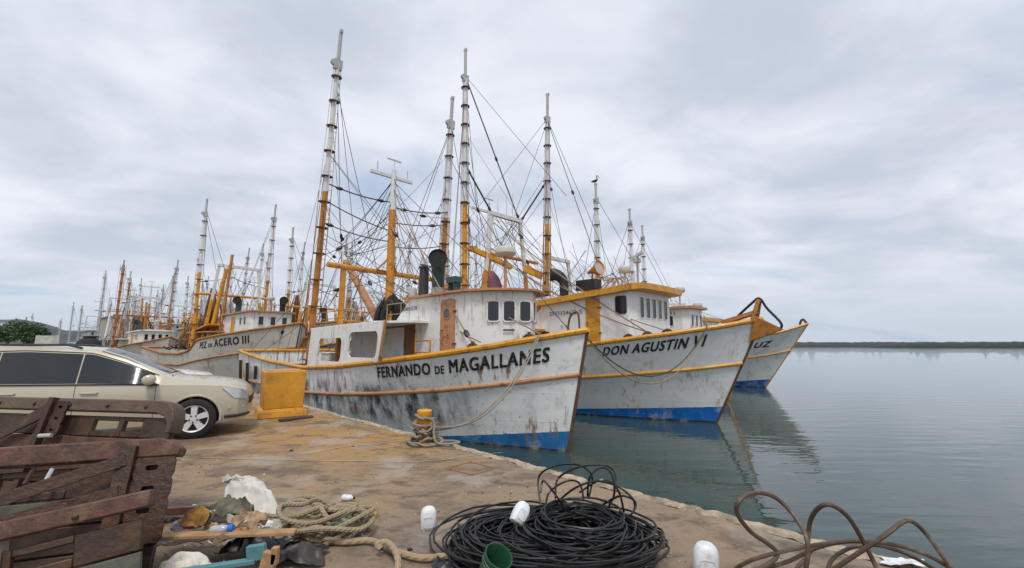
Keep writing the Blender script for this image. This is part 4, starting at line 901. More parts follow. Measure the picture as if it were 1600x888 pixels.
mk = lambda nm, lb, bow, seed, **k: simple(nm, lb, bow, -37, 21, 2.9, 1.2, SH, hullP, white, k.pop('roof', yellow), orust, 2.1, k.pop('zw', 4.8), k.pop('wf', 3.2), 1.45, 4.2, k.pop('outs', [(9.8, -2.6, 9.8, -2.6, 13.5, 7.8), (9.8, 2.6, 9.4, 2.6, 13.8, 7.8)]), (9.2, 2.2, 1.4, 1.8, 8.4, 6.3), k.pop('mast', None), k.pop('lo', yellow), 4, 1, (teal, (.8, -.6, 0)), seed=seed)
P2 = mk('fishing_boat', 'white trawler with yellow roof seen over the stern of FERNANDO DE MAGALLANES', raft2(PB, 6.6, .8), 21)
P2.name_text([('PEZ', 1), ('DE', .6)], 7.2, 5.0, .93, .80, .92, .79, .03)
P3 = mk('fishing_boat', 'trawler third in the row, hidden hull behind the nearest wheelhouse', raft2(PB, 13.2, 0), 22, lo=orange)
L1 = mk('fishing_boat', 'brown stained trawler moored astern of PEZ DE ACERO III', (-35.9, 46.2), 23, lo=orust, roof=white, zw=4.4, outs=[(8.5, -2.5, 8.0, -2.5, 12.4, 11.9), (8.5, 2.5, 8.0, 2.5, 13.2, 6)])
L2 = mk('fishing_boat', 'trawler with white lattice outriggers outside the brown stained one', raft2((-35.9, 46.2), 6.8, 1.5), 24, outs=[(8.5, -2.5, 8.2, -2.5, 14.6, 6.5), (8.5, 2.5, 7.0, 2.6, 15.6, 6.5)])
L3 = mk('fishing_boat', 'farthest trawler of the second row, only its tall masts showing', raft2((-35.9, 46.2), 13.6, 2.5), 25, outs=[(8.5, -2.5, 8.0, -2.5, 16.5, 7), (8.5, 2.5, 6.9, 2.6, 17.5, 7)])
K1 = simple('fishing_boat', 'grey dark hulled ship with high bridge at the far left', (-55, 66), -37, 30, 3.8, 1.5, [(0, 4.6), (3, 4.1), (8, 3.4), (14, 3.0), (30, 3.4)], hullG, greyp, greyp, greyp, 3.0, 7.4, 7.5, 2.3, 6, [(16, -2, 16.2, -2, 15.5, 15), (16, 2.4, 16.2, 2.4, 12, 11)], (12, 2.5, 1.8, 2.6, 10.5, 8.5), (10, 11, 12.5), galv, 4, 1, None, seed=31)
K2 = simple('fishing_boat', 'second grey ship hidden behind the high bridged one', raft2((-55, 66), 8.5, -2), -37, 28, 3.6, 1.5, [(0, 4.6), (3, 4.1), (8, 3.4), (14, 3.0), (28, 3.4)], hullG, greyp, white, greyp, 3.0, 6.6, 7.5, 2.2, 6, [(16, -2, 15.5, -2, 14.2, 13.6), (14, 2.4, 14.2, 2.4, 13.5, 13)], (12, 2.5, 1.8, 2.6, 10.0, 8.0), None, galv, 4, 1, None, seed=32)
K3 = simple('fishing_boat', 'small distant trawler left of the grey ships', (-98, 104), -37, 22, 3, 1.2, SH, hullG, greyp, white, greyp, 2.1, 4.8, 3.2, 1.45, 4.2, [(9.8, -2.6, 9.8, -2.6, 13.5, 12), (9.8, 2.6, 9.4, 2.6, 12, 11)], None, None, galv, 3, 1, None, seed=33)
K4 = simple('fishing_boat', 'distant pale trawler just above the roof of the beige car', (-112, 108), -37, 22, 3, 1.2, SH, hullU, white, white, greyp, 2.1, 4.8, 3.2, 1.45, 4.2, [(9.8, -2.6, 9.6, -2.6, 11, 9), (9.8, 2.6, 9.4, 2.6, 10, 9)], None, None, galv, 3, 1, None, seed=34)
P4 = mk('fishing_boat', 'fourth trawler of the inner row, mast tops showing between nearer rigging', raft2(PB, 19.8, 1.0), 41, outs=[(9.8, -2.6, 9.6, -2.6, 15.5, 8.5), (9.8, 2.6, 9.4, 2.6, 16.5, 8.5)], mast=(8.5, 9, 13))
P5 = mk('fishing_boat', 'last trawler of the inner row, far behind the lettered boats', raft2(PB, 27, 0), 42, outs=[(9.8, -2.6, 9.6, -2.6, 15, 8.5), (9.8, 2.6, 9.4, 2.6, 18, 8.5)], mast=(8.5, 10, 15), lo=orange)
L4 = mk('fishing_boat', 'distant trawler between the brown one and the grey ships', (-47, 60), 43, outs=[(8.5, -2.5, 8.2, -2.5, 13.5, 12), (8.5, 2.5, 7.6, 2.6, 14.5, 13)], lo=orust, roof=white, mast=(8, 9, 12))
def hung_net(b, a, y, z1, z0, n, m, w=.5, seed=0):
    rr = random.Random(seed); mb = MB()
    for k in range(n):
        x = -a + rr.gauss(0, w); yy = y + rr.gauss(0, w * .7); zz = z0 + rr.random() * .6
        mb.tube(smooth_path([(-a + (x + a) * .25, y + (yy - y) * .25, z1), (x, yy, lerp(z1, z0, .5)), (x + rr.gauss(0, .2), yy + rr.gauss(0, .2), zz)], 4), [.03, .05, .06, .07, .08, .08, .07, .06, .05], 5)
    return mb.build('hung_net', m, b.root)
netb = mat('brown_net', (.16, .10, .06), .95, var=.4); netw = mat('bleached_net', (.42, .40, .36), .95, var=.3); neto = mat('rusty_net', (.24, .11, .04), .95, var=.4)
for i, b in enumerate((P1, L1, L2, L4, K1, P2, L3, P3, P4, K2)):
    hung_net(b, 10.6, -1.4, 7.5, 3.0, 14, (netb, netw, neto)[i % 3], .55, i); hung_net(b, 12.8, .8, 6.6, 2.6, 16, (netw, netb, neto)[i % 3], .8, i + 9); hung_net(b, 14.8, -.8, 5.2, 2.2, 14, (neto, netw, netb)[i % 3], .9, i + 19)
    for k in range(8): a_ = random.uniform(7, 18); y_ = random.uniform(-2.2, 2.2); MB().tube([(-a_, y_, 2.2), (-a_ + random.choice((random.uniform(-.4, .4), random.uniform(-3, 3))), y_ * .8, random.uniform(4.5, 10))], random.uniform(.05, .13), 6).build('deck_post', random.choice((orust, orange, galv, white)), b.root)
for i, (x_, y_, lb_, mm_) in enumerate(((-74, 92, 'grey trawler with thin masts between the grey ships and the far trees', hullG), (-66, 98, 'grey and white trawler behind the high bridged ship', hullU), (-88, 96, 'small grey trawler showing just above the beige car roof', hullG), (-52, 84, 'pale distant trawler right of the high bridged ship', hullU))):
    simple('fishing_boat', lb_, (x_, y_), -37, 24, 3.2, 1.3, SH, mm_, (greyp, white)[i % 2], greyp, greyp, 2.4, 6.2, 5, 1.9, 5, [(11, -2.4, 11.3, -2.4, 14 - i, 12), (11, 2.4, 10.6, 2.4, 15.5 - i, 13)], (10, 2.3, 1.5, 2, 9.5, 7), (8, 9, 12 + i * .7), (galv, orust)[i % 2], 3, 1, None, seed=50 + i)
for i, (x_, y_, lb_, mm_) in enumerate(((-41, 64, 'stained trawler wedged behind the brown one, orange posts on deck', hullP), (-50, 73, 'white trawler half hidden by hung nets right of the grey ships', hullU), (-61, 79, 'tall grey trawler in the thick of the far masts', hullG), (-33, 62, 'stained trawler behind the bow of PEZ DE ACERO III', hullP))):
    b = simple('fishing_boat', lb_, (x_, y_), -37, 23, 3.0, 1.3, SH, mm_, (white, greyp)[i % 2], (yellow, white)[i % 2], orust, 2.3, 5.8, 4, 1.7, 4.6, [(10, -2.4, 10.3, -2.4, 13.6 + i, 8), (10, 2.4, 9.4, 2.4, 14.5 + i, 8)], (9.5, 2.3, 1.5, 2, 9, 6.8), (8, 8.5, 11.5 + i * .5), (yellow, orust)[i % 2], 4, 1, (teal, (.8, -.6, 0)), seed=70 + i)
    hung_net(b, 10.6, -1.4, 7.5, 3.0, 14, (netb, netw, neto)[i % 3], .55, i + 30); hung_net(b, 13, .5, 6.5, 2.6, 16, (netw, neto, netb)[i % 3], .8, i + 40)
# pelican on the outrigger head
hp_ = H3.world((-7.2, -2.55, 14.6)); pm = mat('pelican_brown', (.035, .03, .026), .9)
pe = MB().tube([hp_ + .72 * Vector(p) for p in ((-.42, 0, .12), (-.3, 0, .15), (-.12, 0, .2), (.05, 0, .26), (.16, 0, .36), (.15, 0, .55), (.10, 0, .68), (.14, 0, .78), (.22, 0, .77), (.30, 0, .68), (.42, 0, .52))], [.014, .05, .1, .1, .058, .032, .03, .042, .032, .018, .006], 8)
pe.tube([hp_ + Vector((-.05, .05, .12)), hp_ + Vector((-.04, .05, 0))], .018, 5).tube([hp_ + Vector((-.05, -.05, .12)), hp_ + Vector((-.04, -.05, 0))], .018, 5)
for sd in (-1, 1): pe.prism([hp_ + .72 * Vector(p) for p in ((.08, sd * .12, .33), (-.2, sd * .17, .26), (-.5, sd * .06, .12), (-.1, sd * .14, .12))], [hp_ + .72 * Vector(p) for p in ((.08, sd * .15, .33), (-.2, sd * .2, .26), (-.5, sd * .08, .12), (-.1, sd * .17, .12))])
tag(pe.build('pelican', pm), 'dark pelican perched on top of an outrigger', 'pelican')
# ================================================================== CARS
def car(name, label, loc, rz, paint, k=1.0, hz=1.0):
    t = thing(name, label, 'car', loc, rz, None)
    belt = [(-4.0, 1.06), (-3.4, 1.07), (-2, 1.03), (-.9, 1.0), (-.6, .985), (0, .965), (.45, .925), (.68, .87), (.80, .80), (.86, .70)]
    wid = [(-4.0, .70), (-3.8, .84), (-3.3, .905), (-2, .92), (-.5, .92), (.2, .915), (.5, .885), (.68, .80), (.80, .60), (.86, .36)]
    topz = [(-4.0, 1.08), (-3.92, 1.2), (-3.6, 1.60), (-3.2, 1.655), (-2.4, 1.685), (-1.55, 1.63), (-1.12, 1.47), (-.42, 1.10), (-.28, 1.085), (-.05, 1.065), (.3, 1.02), (.58, .965), (.76, .88), (.86, .72)]
    topw = [(-4.0, .6), (-3.6, .64), (-2.4, .66), (-1.55, .64), (-1.0, .66), (-.42, .73), (0, .76), (.5, .72), (.72, .62), (.86, .30)]
    low = [(-4.0, .42), (-3.7, .30), (.5, .26), (.78, .28), (.86, .36)]
    def sec(x):
        W = itp(wid, x); zb = itp(belt, x); zl = itp(low, x); zt = itp(topz, x); tw = min(itp(topw, x), W * .97); zt = max(zt, zb + .01)
        return [(W * .93, zl), (W * .985, lerp(zl, zb, .25)), (W, lerp(zl, zb, .55)), (W * .985, lerp(zl, zb, .8)), (W * .962, zb), (tw, lerp(zb, zt, .93)), (tw * .85, zt * 1.0), (tw * .45, zt + .018), (0, zt + .025)]
    xs = sorted(set([-4.0, -3.97] + [-3.92 + i * .1 for i in range(48)] + [.80, .83, .86]))
    rows = []
    for x in xs:
        s_ = sec(x); rows.append([Vector((x, -y, z * hz)) for y, z in s_] + [Vector((x, y, z * hz)) for y, z in s_[-2::-1]])
    mb = MB().grid(rows); n = len(rows[0])
    mb.f.append(list(range(n))); mb.mi.append(0); o = (len(rows) - 1) * n; mb.f.append([o + i for i in range(n)][::-1]); mb.mi.append(0)
    for i in range(len(rows) - 1): mb.f.append([i * n, i * n + n - 1, (i + 1) * n + n - 1, (i + 1) * n]); mb.mi.append(0)
    tmp = mb.build('tmp', paint)
    cut = MB()
    for x in (0, -2.89): cut.lathe([(.405, -1.2), (.405, 1.2)], 40, Matrix.Translation((x, 0, .36)) @ Matrix.Rotation(R(90), 4, 'X'))
    co = cut.build('cut', blackrub); bo_ = tmp.modifiers.new('b', 'BOOLEAN'); bo_.object = co; bo_.operation = 'DIFFERENCE'; bo_.solver = 'EXACT'
    me = bpy.data.meshes.new_from_object(tmp.evaluated_get(bpy.context.evaluated_depsgraph_get()))
    me.materials.clear(); me.materials.append(paint); me.materials.append(blackrub)
    for p in me.polygons:
        c = p.center; d_ = min(math.hypot(c.x, c.z - .36), math.hypot(c.x + 2.89, c.z - .36)); p.material_index = 1 if (d_ < .407 and abs(p.normal.y) < .5) or c.z < .2 else 0
        p.use_smooth = True
    me.set_sharp_from_angle(angle=R(32)); bpy.data.objects.remove(tmp); bpy.data.objects.remove(co)
    body = link('body', me, t)
    def side(x, v, sd=-1, off=.006):
        s_ = sec(x); (y0, z0), (y1, z1) = s_[4], s_[5]; nrm = Vector((0, sd * (z1 - z0), (y0 - y1))).normalized()
        return Vector((x, sd * lerp(y0, y1, v), lerp(z0, z1, v) * hz)) + nrm * off
    cg = MATS.get('car_glass') or mat('car_glass', (.012, .013, .015), .05, spec=.8)
    trim = MATS.get('car_trim') or mat('car_trim', (.015, .015, .016), .5)
    def vt(x): return .90 if x < -1.6 else lerp(.90, .80, (x + 1.6) / 1.0)
    for sd in (-1, 1):
        for nm, x0, x1 in (('front_window', -.66, -1.68), ('rear_window', -1.70, -2.70), ('quarter_window', -2.72, -3.52)):
            top = []; bot = []
            for i in range(13):
                x = lerp(x0, x1, i / 12); s_ = sec(x)
                top.append(side(x, vt(x), sd)); bot.append(side(x, .05, sd))
            MB().grid([bot, top]).build(nm, cg, t, smooth=60)
        fr_ = [side(lerp(-.56, -3.6, i / 24), .01, sd, .012) for i in range(25)]
        MB().tube(fr_, .011, 5).build('belt_trim', trim, t)
        MB().tube([side(lerp(-.60, -3.6, i / 24), vt(lerp(-.60, -3.6, i / 24)) + .04, sd, .004) for i in range(25)], .007, 5).build('window_trim', trim, t)
        for x in (-.60, -1.69, -2.71):    # door shut lines
            s_ = sec(x); MB().tube([Vector((x, sd * (y + .001), z * hz)) for y, z in s_[:5]], .0045, 4).build('shut_line', trim, t)
        for x in (-1.50, -2.52):
            W = itp(wid, x); z = itp(belt, x) - .13
            MB().tube([Vector((x - .12, sd * (W * .965), z * hz)), Vector((x - .10, sd * (W * .97 + .035), z * hz)), Vector((x + .10, sd * (W * .97 + .035), z * hz)), Vector((x + .12, sd * (W * .965), z * hz))], .017, 8).build('door_handle', paint, t)
        mm = MB().lathe([(.05, -.12), (.092, -.10), (.10, -.03), (.10, .05), (.085, .10), (.05, .11)], 16, Matrix.Translation((-.68, sd * 1.03, 1.09 * hz)) @ Matrix.Rotation(R(90), 4, 'X') @ Matrix.Diagonal((.95, .9, 1.0, 1)))
        mi = mm.build('mirror', paint, t, smooth=60); MB().beam((-.66, sd * .90, 1.0 * hz), (-.68, sd * 1.0, 1.04 * hz), .10, .05).build('mirror_arm', trim, mi)
        MB().tube([(-1.75, sd * .60, 1.645 * hz), (-1.95, sd * .60, 1.70 * hz), (-3.2, sd * .60, 1.70 * hz), (-3.4, sd * .60, 1.655 * hz)], .02, 6).build('roof_rail', trim, t)
        # headlight wrapped round the corner
        hl = []
        for i in range(7):
            x = lerp(.40, .80, i / 6); W = itp(wid, x); zb = itp(belt, x); up_ = lerp(.965, .97, i / 6); lo_ = lerp(.90, .76, min(1, i / 3))
            zl = itp(low, x); hl.append((Vector((x + .004, sd * (W * .962 + .02), zb * .985 * hz)), Vector((x + .012, sd * (W * .985 + .016), lerp(zb, zl, .05 + .26 * min(1, i / 3)) * hz))))
        MB().grid([[a for a, b_ in hl], [b_ for a, b_ in hl]]).build('headlight', MATS.get('headlamp_lens') or mat('headlamp_lens', (.55, .56, .56), .12, metal=.55), t, smooth=60)
        # wheel arch lip
        MB().tube([Vector((math.cos(a) * .415, sd * (itp(wid, math.cos(a) * .415) * .98), .36 + math.sin(a) * .415)) for a in [R(-8 + i * 8.2) for i in range(24)]], .022, 6).build('arch_lip', paint, t)
    ws = []
    for i in range(9):
        x = lerp(-.50, -1.48, i / 8); s_ = sec(x); zc_ = s_[7][1] + .012; y = min(s_[5][0] * .93, .62)
        ws.append([Vector((x, -y, (s_[6][1] - .012) * hz)), Vector((x, -y * .45, (zc_ + .004) * hz)), Vector((x, 0, (zc_ + .016) * hz)), Vector((x, y * .45, (zc_ + .004) * hz)), Vector((x, y, (s_[6][1] - .012) * hz))])
    MB().grid(ws).build('windscreen', cg, t, smooth=60)
    [MB().tube([(-.44, y - .2, 1.12 * hz), (-.52, y + .2, 1.155 * hz)], .012, 5).build('wiper', trim, t) for y in (-.3, .3)]
    MB().box((.855, 0, .62 * hz), (.03, .9, .14)).build('grille', trim, t); MB().tube([Vector((x, -itp(wid, x) * 1.0 - .004, .36)) for x in (.48, .58, .68, .77, .84)], .03, 6).build('bumper_skirt', trim, t)
    MB().beam((.52, -.885, .52 * hz), (.77, -.66, .52 * hz), .02, .03).build('bumper_crease', paint, t)
    alloy = MATS.get('alloy') or mat('alloy', (.72, .73, .74), .35, metal=.25)
    for x in (0, -2.89):
        for sd in (-1, 1):
            rot = Matrix.Translation((x, sd * .80, .36)) @ Matrix.Rotation(R(90) * -sd, 4, 'X')   # local +z points outwards... side
            wv = bpy.data.objects.new('wheel', None); C.objects.link(wv); wv.parent = t; wv.matrix_local = Matrix.Translation((x, sd * .82, .36)) @ Matrix.Rotation(R(90) if sd < 0 else R(-90), 4, 'X')
            prof = [(.235, -.10), (.30, -.11), (.35, -.085), (.36, -.04), (.36, .04), (.35, .085), (.30, .11), (.24, .10)]
            MB().lathe(prof, 36, cap=False).build('tyre', blackrub, wv, smooth=50)
            rm = MB().lathe([(.255, -.02), (.252, .085), (.238, .10), (.222, .085), (.215, 0)], 36, cap=False).build('rim', alloy, wv, smooth=40)
            MB().lathe([(.005, .02), (.225, .015)], 30, cap=False).build('dark_backing', trim, wv)  # plain dark disc filling the gaps between the spokes
            for i in range(5):
                a = R(90 + 72 * i); d_ = Vector((math.cos(a), math.sin(a), 0)); n_ = Vector((-d_.y, d_.x, 0))
                MB().prism([d_ * .05 + n_ * .045, d_ * .235 + n_ * .062, d_ * .235 - n_ * .062, d_ * .05 - n_ * .045], [d_ * .05 + n_ * .04 + Vector((0, 0, .085)), d_ * .235 + n_ * .052 + Vector((0, 0, .085)), d_ * .235 - n_ * .052 + Vector((0, 0, .085)), d_ * .05 - n_ * .04 + Vector((0, 0, .085))]).build('spoke', alloy, rm, smooth=0)
                dl = Vector((math.cos(a + R(36)), math.sin(a + R(36)), 0)) * .062
                MB().lathe([(.014, .08), (.014, .10)], 8, Matrix.Translation(dl)).build('lug_nut', trim, rm)
            MB().lathe([(.05, .02), (.085, .06), (.08, .088), (.03, .092), (.005, .092)], 18, cap=False).build('hub', alloy, rm, smooth=40)
    return t
beige = mat('beige_car_paint', (.50, .455, .345), .28, metal=.15, spec=.6); wcar = mat('white_car_paint', (.70, .73, .75), .25, spec=.6)
for m_ in (beige, wcar):
    m_.node_tree.nodes['Principled BSDF'].inputs['Coat Weight'].default_value = .6; m_.node_tree.nodes['Principled BSDF'].inputs['Coat Roughness'].default_value = .06
cw_ = G(308, 686); car('parked_car', 'beige estate car parked side on beside the rusty trawl doors', (cw_.x - .50, cw_.y + .78, 0), R(27), beige)
car('parked_car', 'white car behind the beige car, only bonnet and roof showing', (-9.15, 12.3, 0), R(24), wcar, hz=.97)
# ================================================================== QUAY FURNITURE
yb = mat('yellow_block_paint', (.60, .28, .022), .55, dirt=(.36, .16, .03), dirt_amt=.75, dscale=2.5, streak=(.20, .09, .03), streak_amt=.8, sscale=(7, 7, 1), bump=.35, bscale=12, fine=.9, var=.12)
bp = G(428, 656); blk = thing('mooring_block', 'big yellow ochre concrete block with stepped plinth, beside the car bonnet', 'block', (bp.x - .22, bp.y + .72, 0), R(34))
def frus(mb, w0, w1, z0, z1): return mb.prism([(sx * w0 / 2, sy * w0 / 2, z0) for sx, sy in ((-1, -1), (1, -1), (1, 1), (-1, 1))], [(sx * w1 / 2, sy * w1 / 2, z1) for sx, sy in ((-1, -1), (1, -1), (1, 1), (-1, 1))])
frus(frus(MB(), 1.06, 1.02, 0, .17), 1.02, .86, .17, .20).build('plinth', yb, blk, bevel=.02); frus(MB(), .86, .93, .20, 1.08).build('body', yb, blk, bevel=.02)
frus(MB(), .80, .78, 1.08, 1.10).build('cap', tan, blk, bevel=.006)
MB().beam(G(432, 660) + Vector((.05, 0, .05)), G(488, 652) + Vector((0, 0, .05)), .12, .07)
pk = MB().beam(G(436, 659) + Vector((0, 0, .03)), G(488, 653) + Vector((0, 0, .03)), .14, .05).build('timber_offcut', mat('dark_wet_wood', (.07, .05, .04), .8, var=.3), bevel=.008); tag(pk, 'dark flat timber offcut lying at the foot of the yellow block', 'timber')
bl = G(662, 694); bd = thing('bollard', 'small yellow mooring bollard with cross pin at the quay edge', 'bollard', bl)
MB().lathe([(.15, 0), (.15, .02), (.105, .04), (.10, .44), (.115, .45), (.13, .47), (.13, .56), (.115, .575), (.01, .58)], 20).build('post', yb, bd, smooth=40)
MB().tube([(-.16, .03, .36), (.17, -.05, .36)], [.045, .06], 12).build('cross_pin', yb, bd)
# ropes
def rope_mat(name, c1, c2, sc=26.0, tw=1.0):
    m, t, b = node_mat(name); L = t.links; b.inputs['Roughness'].default_value = .9
    tc_ = t.nodes.new('ShaderNodeTexCoord'); mp = t.nodes.new('ShaderNodeSeparateXYZ'); L.new(tc_.outputs['UV'], mp.inputs[0])
    a = t.nodes.new('ShaderNodeMath'); a.operation = 'MULTIPLY_ADD'; a.inputs[1].default_value = sc; L.new(mp.outputs[1], a.inputs[0])
    c = t.nodes.new('ShaderNodeMath'); c.operation = 'MULTIPLY'; c.inputs[1].default_value = 3 * tw; L.new(mp.outputs[0], c.inputs[0]); L.new(c.outputs[0], a.inputs[2])
    f = t.nodes.new('ShaderNodeMath'); f.operation = 'PINGPONG'; f.inputs[1].default_value = .5; L.new(a.outputs[0], f.inputs[0])
    nz = t.nodes.new('ShaderNodeTexNoise'); nz.inputs['Scale'].default_value = 9; nz.inputs['Detail'].default_value = 6; L.new(tc_.outputs['Object'], nz.inputs['Vector'])
    mx = t.nodes.new('ShaderNodeMix'); mx.data_type = 'RGBA'; mx.inputs[6].default_value = (*c1, 1); mx.inputs[7].default_value = (*c2, 1); L.new(nz.outputs['Fac'], mx.inputs[0])
    L.new(mx.outputs[2], b.inputs['Base Color'])
    bn = t.nodes.new('ShaderNodeBump'); bn.inputs['Strength'].default_value = .9; bn.inputs['Distance'].default_value = .012; L.new(f.outputs[0], bn.inputs['Height']); L.new(bn.outputs[0], b.inputs['Normal'])
    return m
hemp = rope_mat('hemp_rope', (.20, .155, .095), (.40, .32, .21)); greyrope = rope_mat('grey_rope', (.16, .14, .115), (.36, .31, .25)); thickr = rope_mat('thick_beige_rope', (.26, .18, .11), (.42, .31, .20), 14)
wr = MB(); random.seed(5); P = []
for i in range(120):
    a = i * .33; z = .06 + .26 * (i / 120) + .03 * math.sin(i * 1.7); r = .15 + .05 * math.sin(i * .9) + .03 * mn.noise((i * .4, 0, 0)); P.append(bl + Vector((r * math.cos(a), r * math.sin(a), z)))
wr.tube(smooth_path(P, 2), .021, 7)
P = [bl + Vector((math.cos(i * .6) * (.22 + .12 * random.random()), math.sin(i * .6) * (.2 + .1 * random.random()) - .02, .03 + .05 * random.random())) for i in range(26)]; wr.tube(smooth_path(P, 4), .02, 7)
P = [bl + Vector(p) for p in ((-.12, -.05, .42), (.05, -.14, .46), (.18, -.08, .38), (.2, -.16, .2), (.26, -.2, .06), (.45, -.14, .03), (.62, -.02, .03), (.5, .1, .03), (.3, .05, .04))]; wr.tube(smooth_path(P, 6), .021, 7)
P = [bl + Vector(p) for p in ((.15, 0, .3), (-.05, -.16, .33), (-.18, -.02, .36), (0, .14, .4), (.16, .02, .43), (0, -.14, .44), (-.15, -.04, .5))]; wr.tube(smooth_path(P, 6), .021, 7)
tag(wr.build('mooring_rope', greyrope), 'grey rope wound in many turns round the small yellow bollard', 'rope')
fl = F.world(F.S(.95, 1, -1) + Vector((0, -.1, .08)))
for k, (dz, dx) in enumerate(((0, 0), (.05, .05))):
    A = bl + Vector((.12 + dx, -.02, .24 + dz)); P = [A.lerp(fl + Vector((dx, -.03 * k, 0)), i / 24) - Vector((0, 0, (1.0 + .1 * k) * 4 * (i / 24) * (1 - i / 24) * .62)) for i in range(25)]
    tag(MB().tube(P, .019, 7).build('mooring_line', greyrope), ('lower' if k == 0 else 'upper') + ' of two slack lines from the yellow bollard to the nearest bow', 'rope')
fb = F.world((.62, 0, 3.15)); dq = D.world(D.S(1.35, 1, -1) + Vector((0, -.1, .1)))
for k in (0, 1):
    P = [fb.lerp(dq, i / 24) - Vector((0, 0, (1.42 + .22 * k) * 4 * (i / 24) * (1 - i / 24))) for i in range(25)] + [dq + Vector((-.05, .1, .1 + .3 * k))]
    tag(MB().tube(P, .019, 7).build('mooring_line', wire if k == 0 else wire2), ('dark upper' if k == 0 else 'tan lower') + ' sagging line between the two lettered bows', 'rope')
# ================================================================== TRAWL DOORS
oldwood = mat('old_oiled_wood', (.05, .023, .011), .5, var=.45, vscale=5, dirt=(.11, .06, .034), dirt_amt=.5, dscale=4, bump=.5, bscale=18)
redwood = mat('reddish_rubbed_wood', (.088, .037, .023), .55, var=.45, vscale=7, dirt=(.17, .10, .065), dirt_amt=.7, dscale=5, bump=.5, bscale=22)
greywood = mat('greenish_grey_board', (.085, .088, .066), .8, var=.3, vscale=6, dirt=(.05, .045, .03), dirt_amt=.6, bump=.4)
rstl = mat('rusted_dark_steel', (.045, .019, .009), .5, dirt=(.13, .05, .02), dirt_amt=.7, dscale=6, var=.3, bump=.5, bscale=26)
edgew = mat('pale_worn_edge', (.42, .36, .29), .8, var=.3, bump=.3)
def trawl_door(label, top_r, dirx, lean, length, height, sty):
    """local x: along the board towards its left end (negative), z: up the face, y: away from the viewer"""
    dx = Vector(dirx).normalized(); zz = Vector((0, 0, 1)); nrm = zz.cross(dx) * -1           # towards the viewer
    if nrm.y > 0: nrm = -nrm
    up = (zz * math.cos(lean) - nrm * math.sin(lean)).normalized(); up = (up - dx * up.dot(dx)).normalized(); out = dx.cross(up)
    if out.y > 0: out = -out
    M4 = Matrix((dx, -out, up)).transposed().to_4x4(); M4.translation = Vector(top_r) - up * height
    t = thing('trawl_door', label, 'trawl door'); t.matrix_world = M4
    Lh = length
    def plank(x0, x1, z0, z1, y, th, m, name='plank'): return MB().box(((x0 + x1) / 2, y, (z0 + z1) / 2), (abs(x1 - x0), th, z1 - z0)).build(name, m, t, bevel=.008)
    # top rim plank with rounded corner at the right end
    rr = [(-Lh, height - .12), (-.22, height - .12), (-.11, height - .15), (-.06, height - .21), (-.05, height - .30), (0, height - .30), (0, height - .17), (-.03, height - .08), (-.10, height - .02), (-.2, height), (-Lh, height)]
    if sty == 1: rr = [(-Lh, height - .13), (0, height - .13), (.01, height - .08), (-.04, height - .03), (-.12, height), (-Lh, height)]
    if sty == 2: rr = [(-Lh, height - .10), (0, height - .10), (0, height), (-Lh, height)]
    MB().prism([(x, -.075, z) for x, z in rr], [(x, .075, z) for x, z in rr]).build('rim', redwood if sty != 0 else mat('brown_rim_wood', (.105, .07, .048), .65, var=.3, dirt=(.05, .035, .025), dirt_amt=.6, bump=.5), t, bevel=.012)
    z = height - .15; k = 0
    specs = {0: [(.20, oldwood, .02), (.13, redwood, 0), (.30, oldwood, .01), (.30, oldwood, .02)], 1: [(.20, oldwood, .02), (.16, greywood, .01), (.17, oldwood, .0), (.34, oldwood, .01)], 2: [(.18, oldwood, .01), (.14, greywood, .0), (.34, oldwood, .01)]}[sty]
    for hgt, m, dy in specs:
        z1 = z; z0 = max(0.02, z - hgt)
        if k == 0 or (sty == 2 and k == 1):        # this course is pierced by two long slots
            sl = [(-.62, -.40), (-.98, -.68)] if sty == 0 else [(-.98, -.62), (-1.42, -1.04)] if sty == 1 else [(-.62, -.36)]
            xs_ = [-Lh] + sorted([v for p in sl for v in p]) + [-.05]
            for i in range(0, len(xs_) - 1, 2): plank(xs_[i], xs_[i + 1], z0, z1 - .008, dy, .05, m)
            for a, b_ in sl: plank(a, b_, z1 - .05, z1 - .008, dy, .05, m); plank(a, b_, z0, z0 + .055, dy, .05, m)
        else: plank(-Lh, -.05, z0, z1 - .008, dy, .05, m)
        z = z0; k += 1
    plank(-Lh, -.02, 0, .05, 0, .11, rstl, 'shoe')
    plank(-Lh, -.06, .04, height - (.36 if sty != 2 else .42), .05, .02, rstl, 'back_plate')
    for xb in [-.34 - .45 * i for i in range(int((Lh - .3) / .45) + 1)]:
        if sty != 1 or xb < -1.5 or xb > -.5: MB().lathe([(.016, 0), (.016, .012), (.006, .018)], 8, Matrix.Translation((xb, -.076, height - .065)) @ Matrix.Rotation(R(90), 4, 'X')).build('bolt', galv if sty == 5 else rstl, t)
    # right end strap with slots (a plate made of rings)
    ex = -.20; mb = MB(); ph = (height - .16) / 4
    if sty == 1:
        for i in range(4):
            ph = .135; c = height - .20 - ph * i; hole = rrect(.075, .035, .016, 3); inn = [(ex + .06 + a, -.085, c + b_) for a, b_ in hole]; ou = []
            for a, b_ in hole:
                s1 = a / .0375; s2 = b_ / .0175; kk = max(abs(s1), abs(s2)); ou.append((ex + .075 + s1 / kk * .12, -.085, c + s2 / kk * ph / 2))
            mb.ring(ou, inn, (0, .02, 0))
        mb.build('end_plate', rstl, t, smooth=0)
        MB().beam((ex - .09, -.10, .05), (ex - .09, -.10, height - .05), .05, .09).build('strap', rstl, t)
        # towing bracket: two long diagonal bars meeting forward of the face
        for (a, b_) in (((ex - .09, -.12, height - .14), (-1.55, -.42, height - .60)), ((ex - .09, -.12, height - .34), (-1.55, -.45, height - .66))):
            MB().beam(a, b_, .03, .075).build('bracket_arm', rstl, t)
        MB().beam((-.86, -.28, height - .32), (-.86, -.30, height - .48), .05, .05).build('bracket_link', rstl, t)
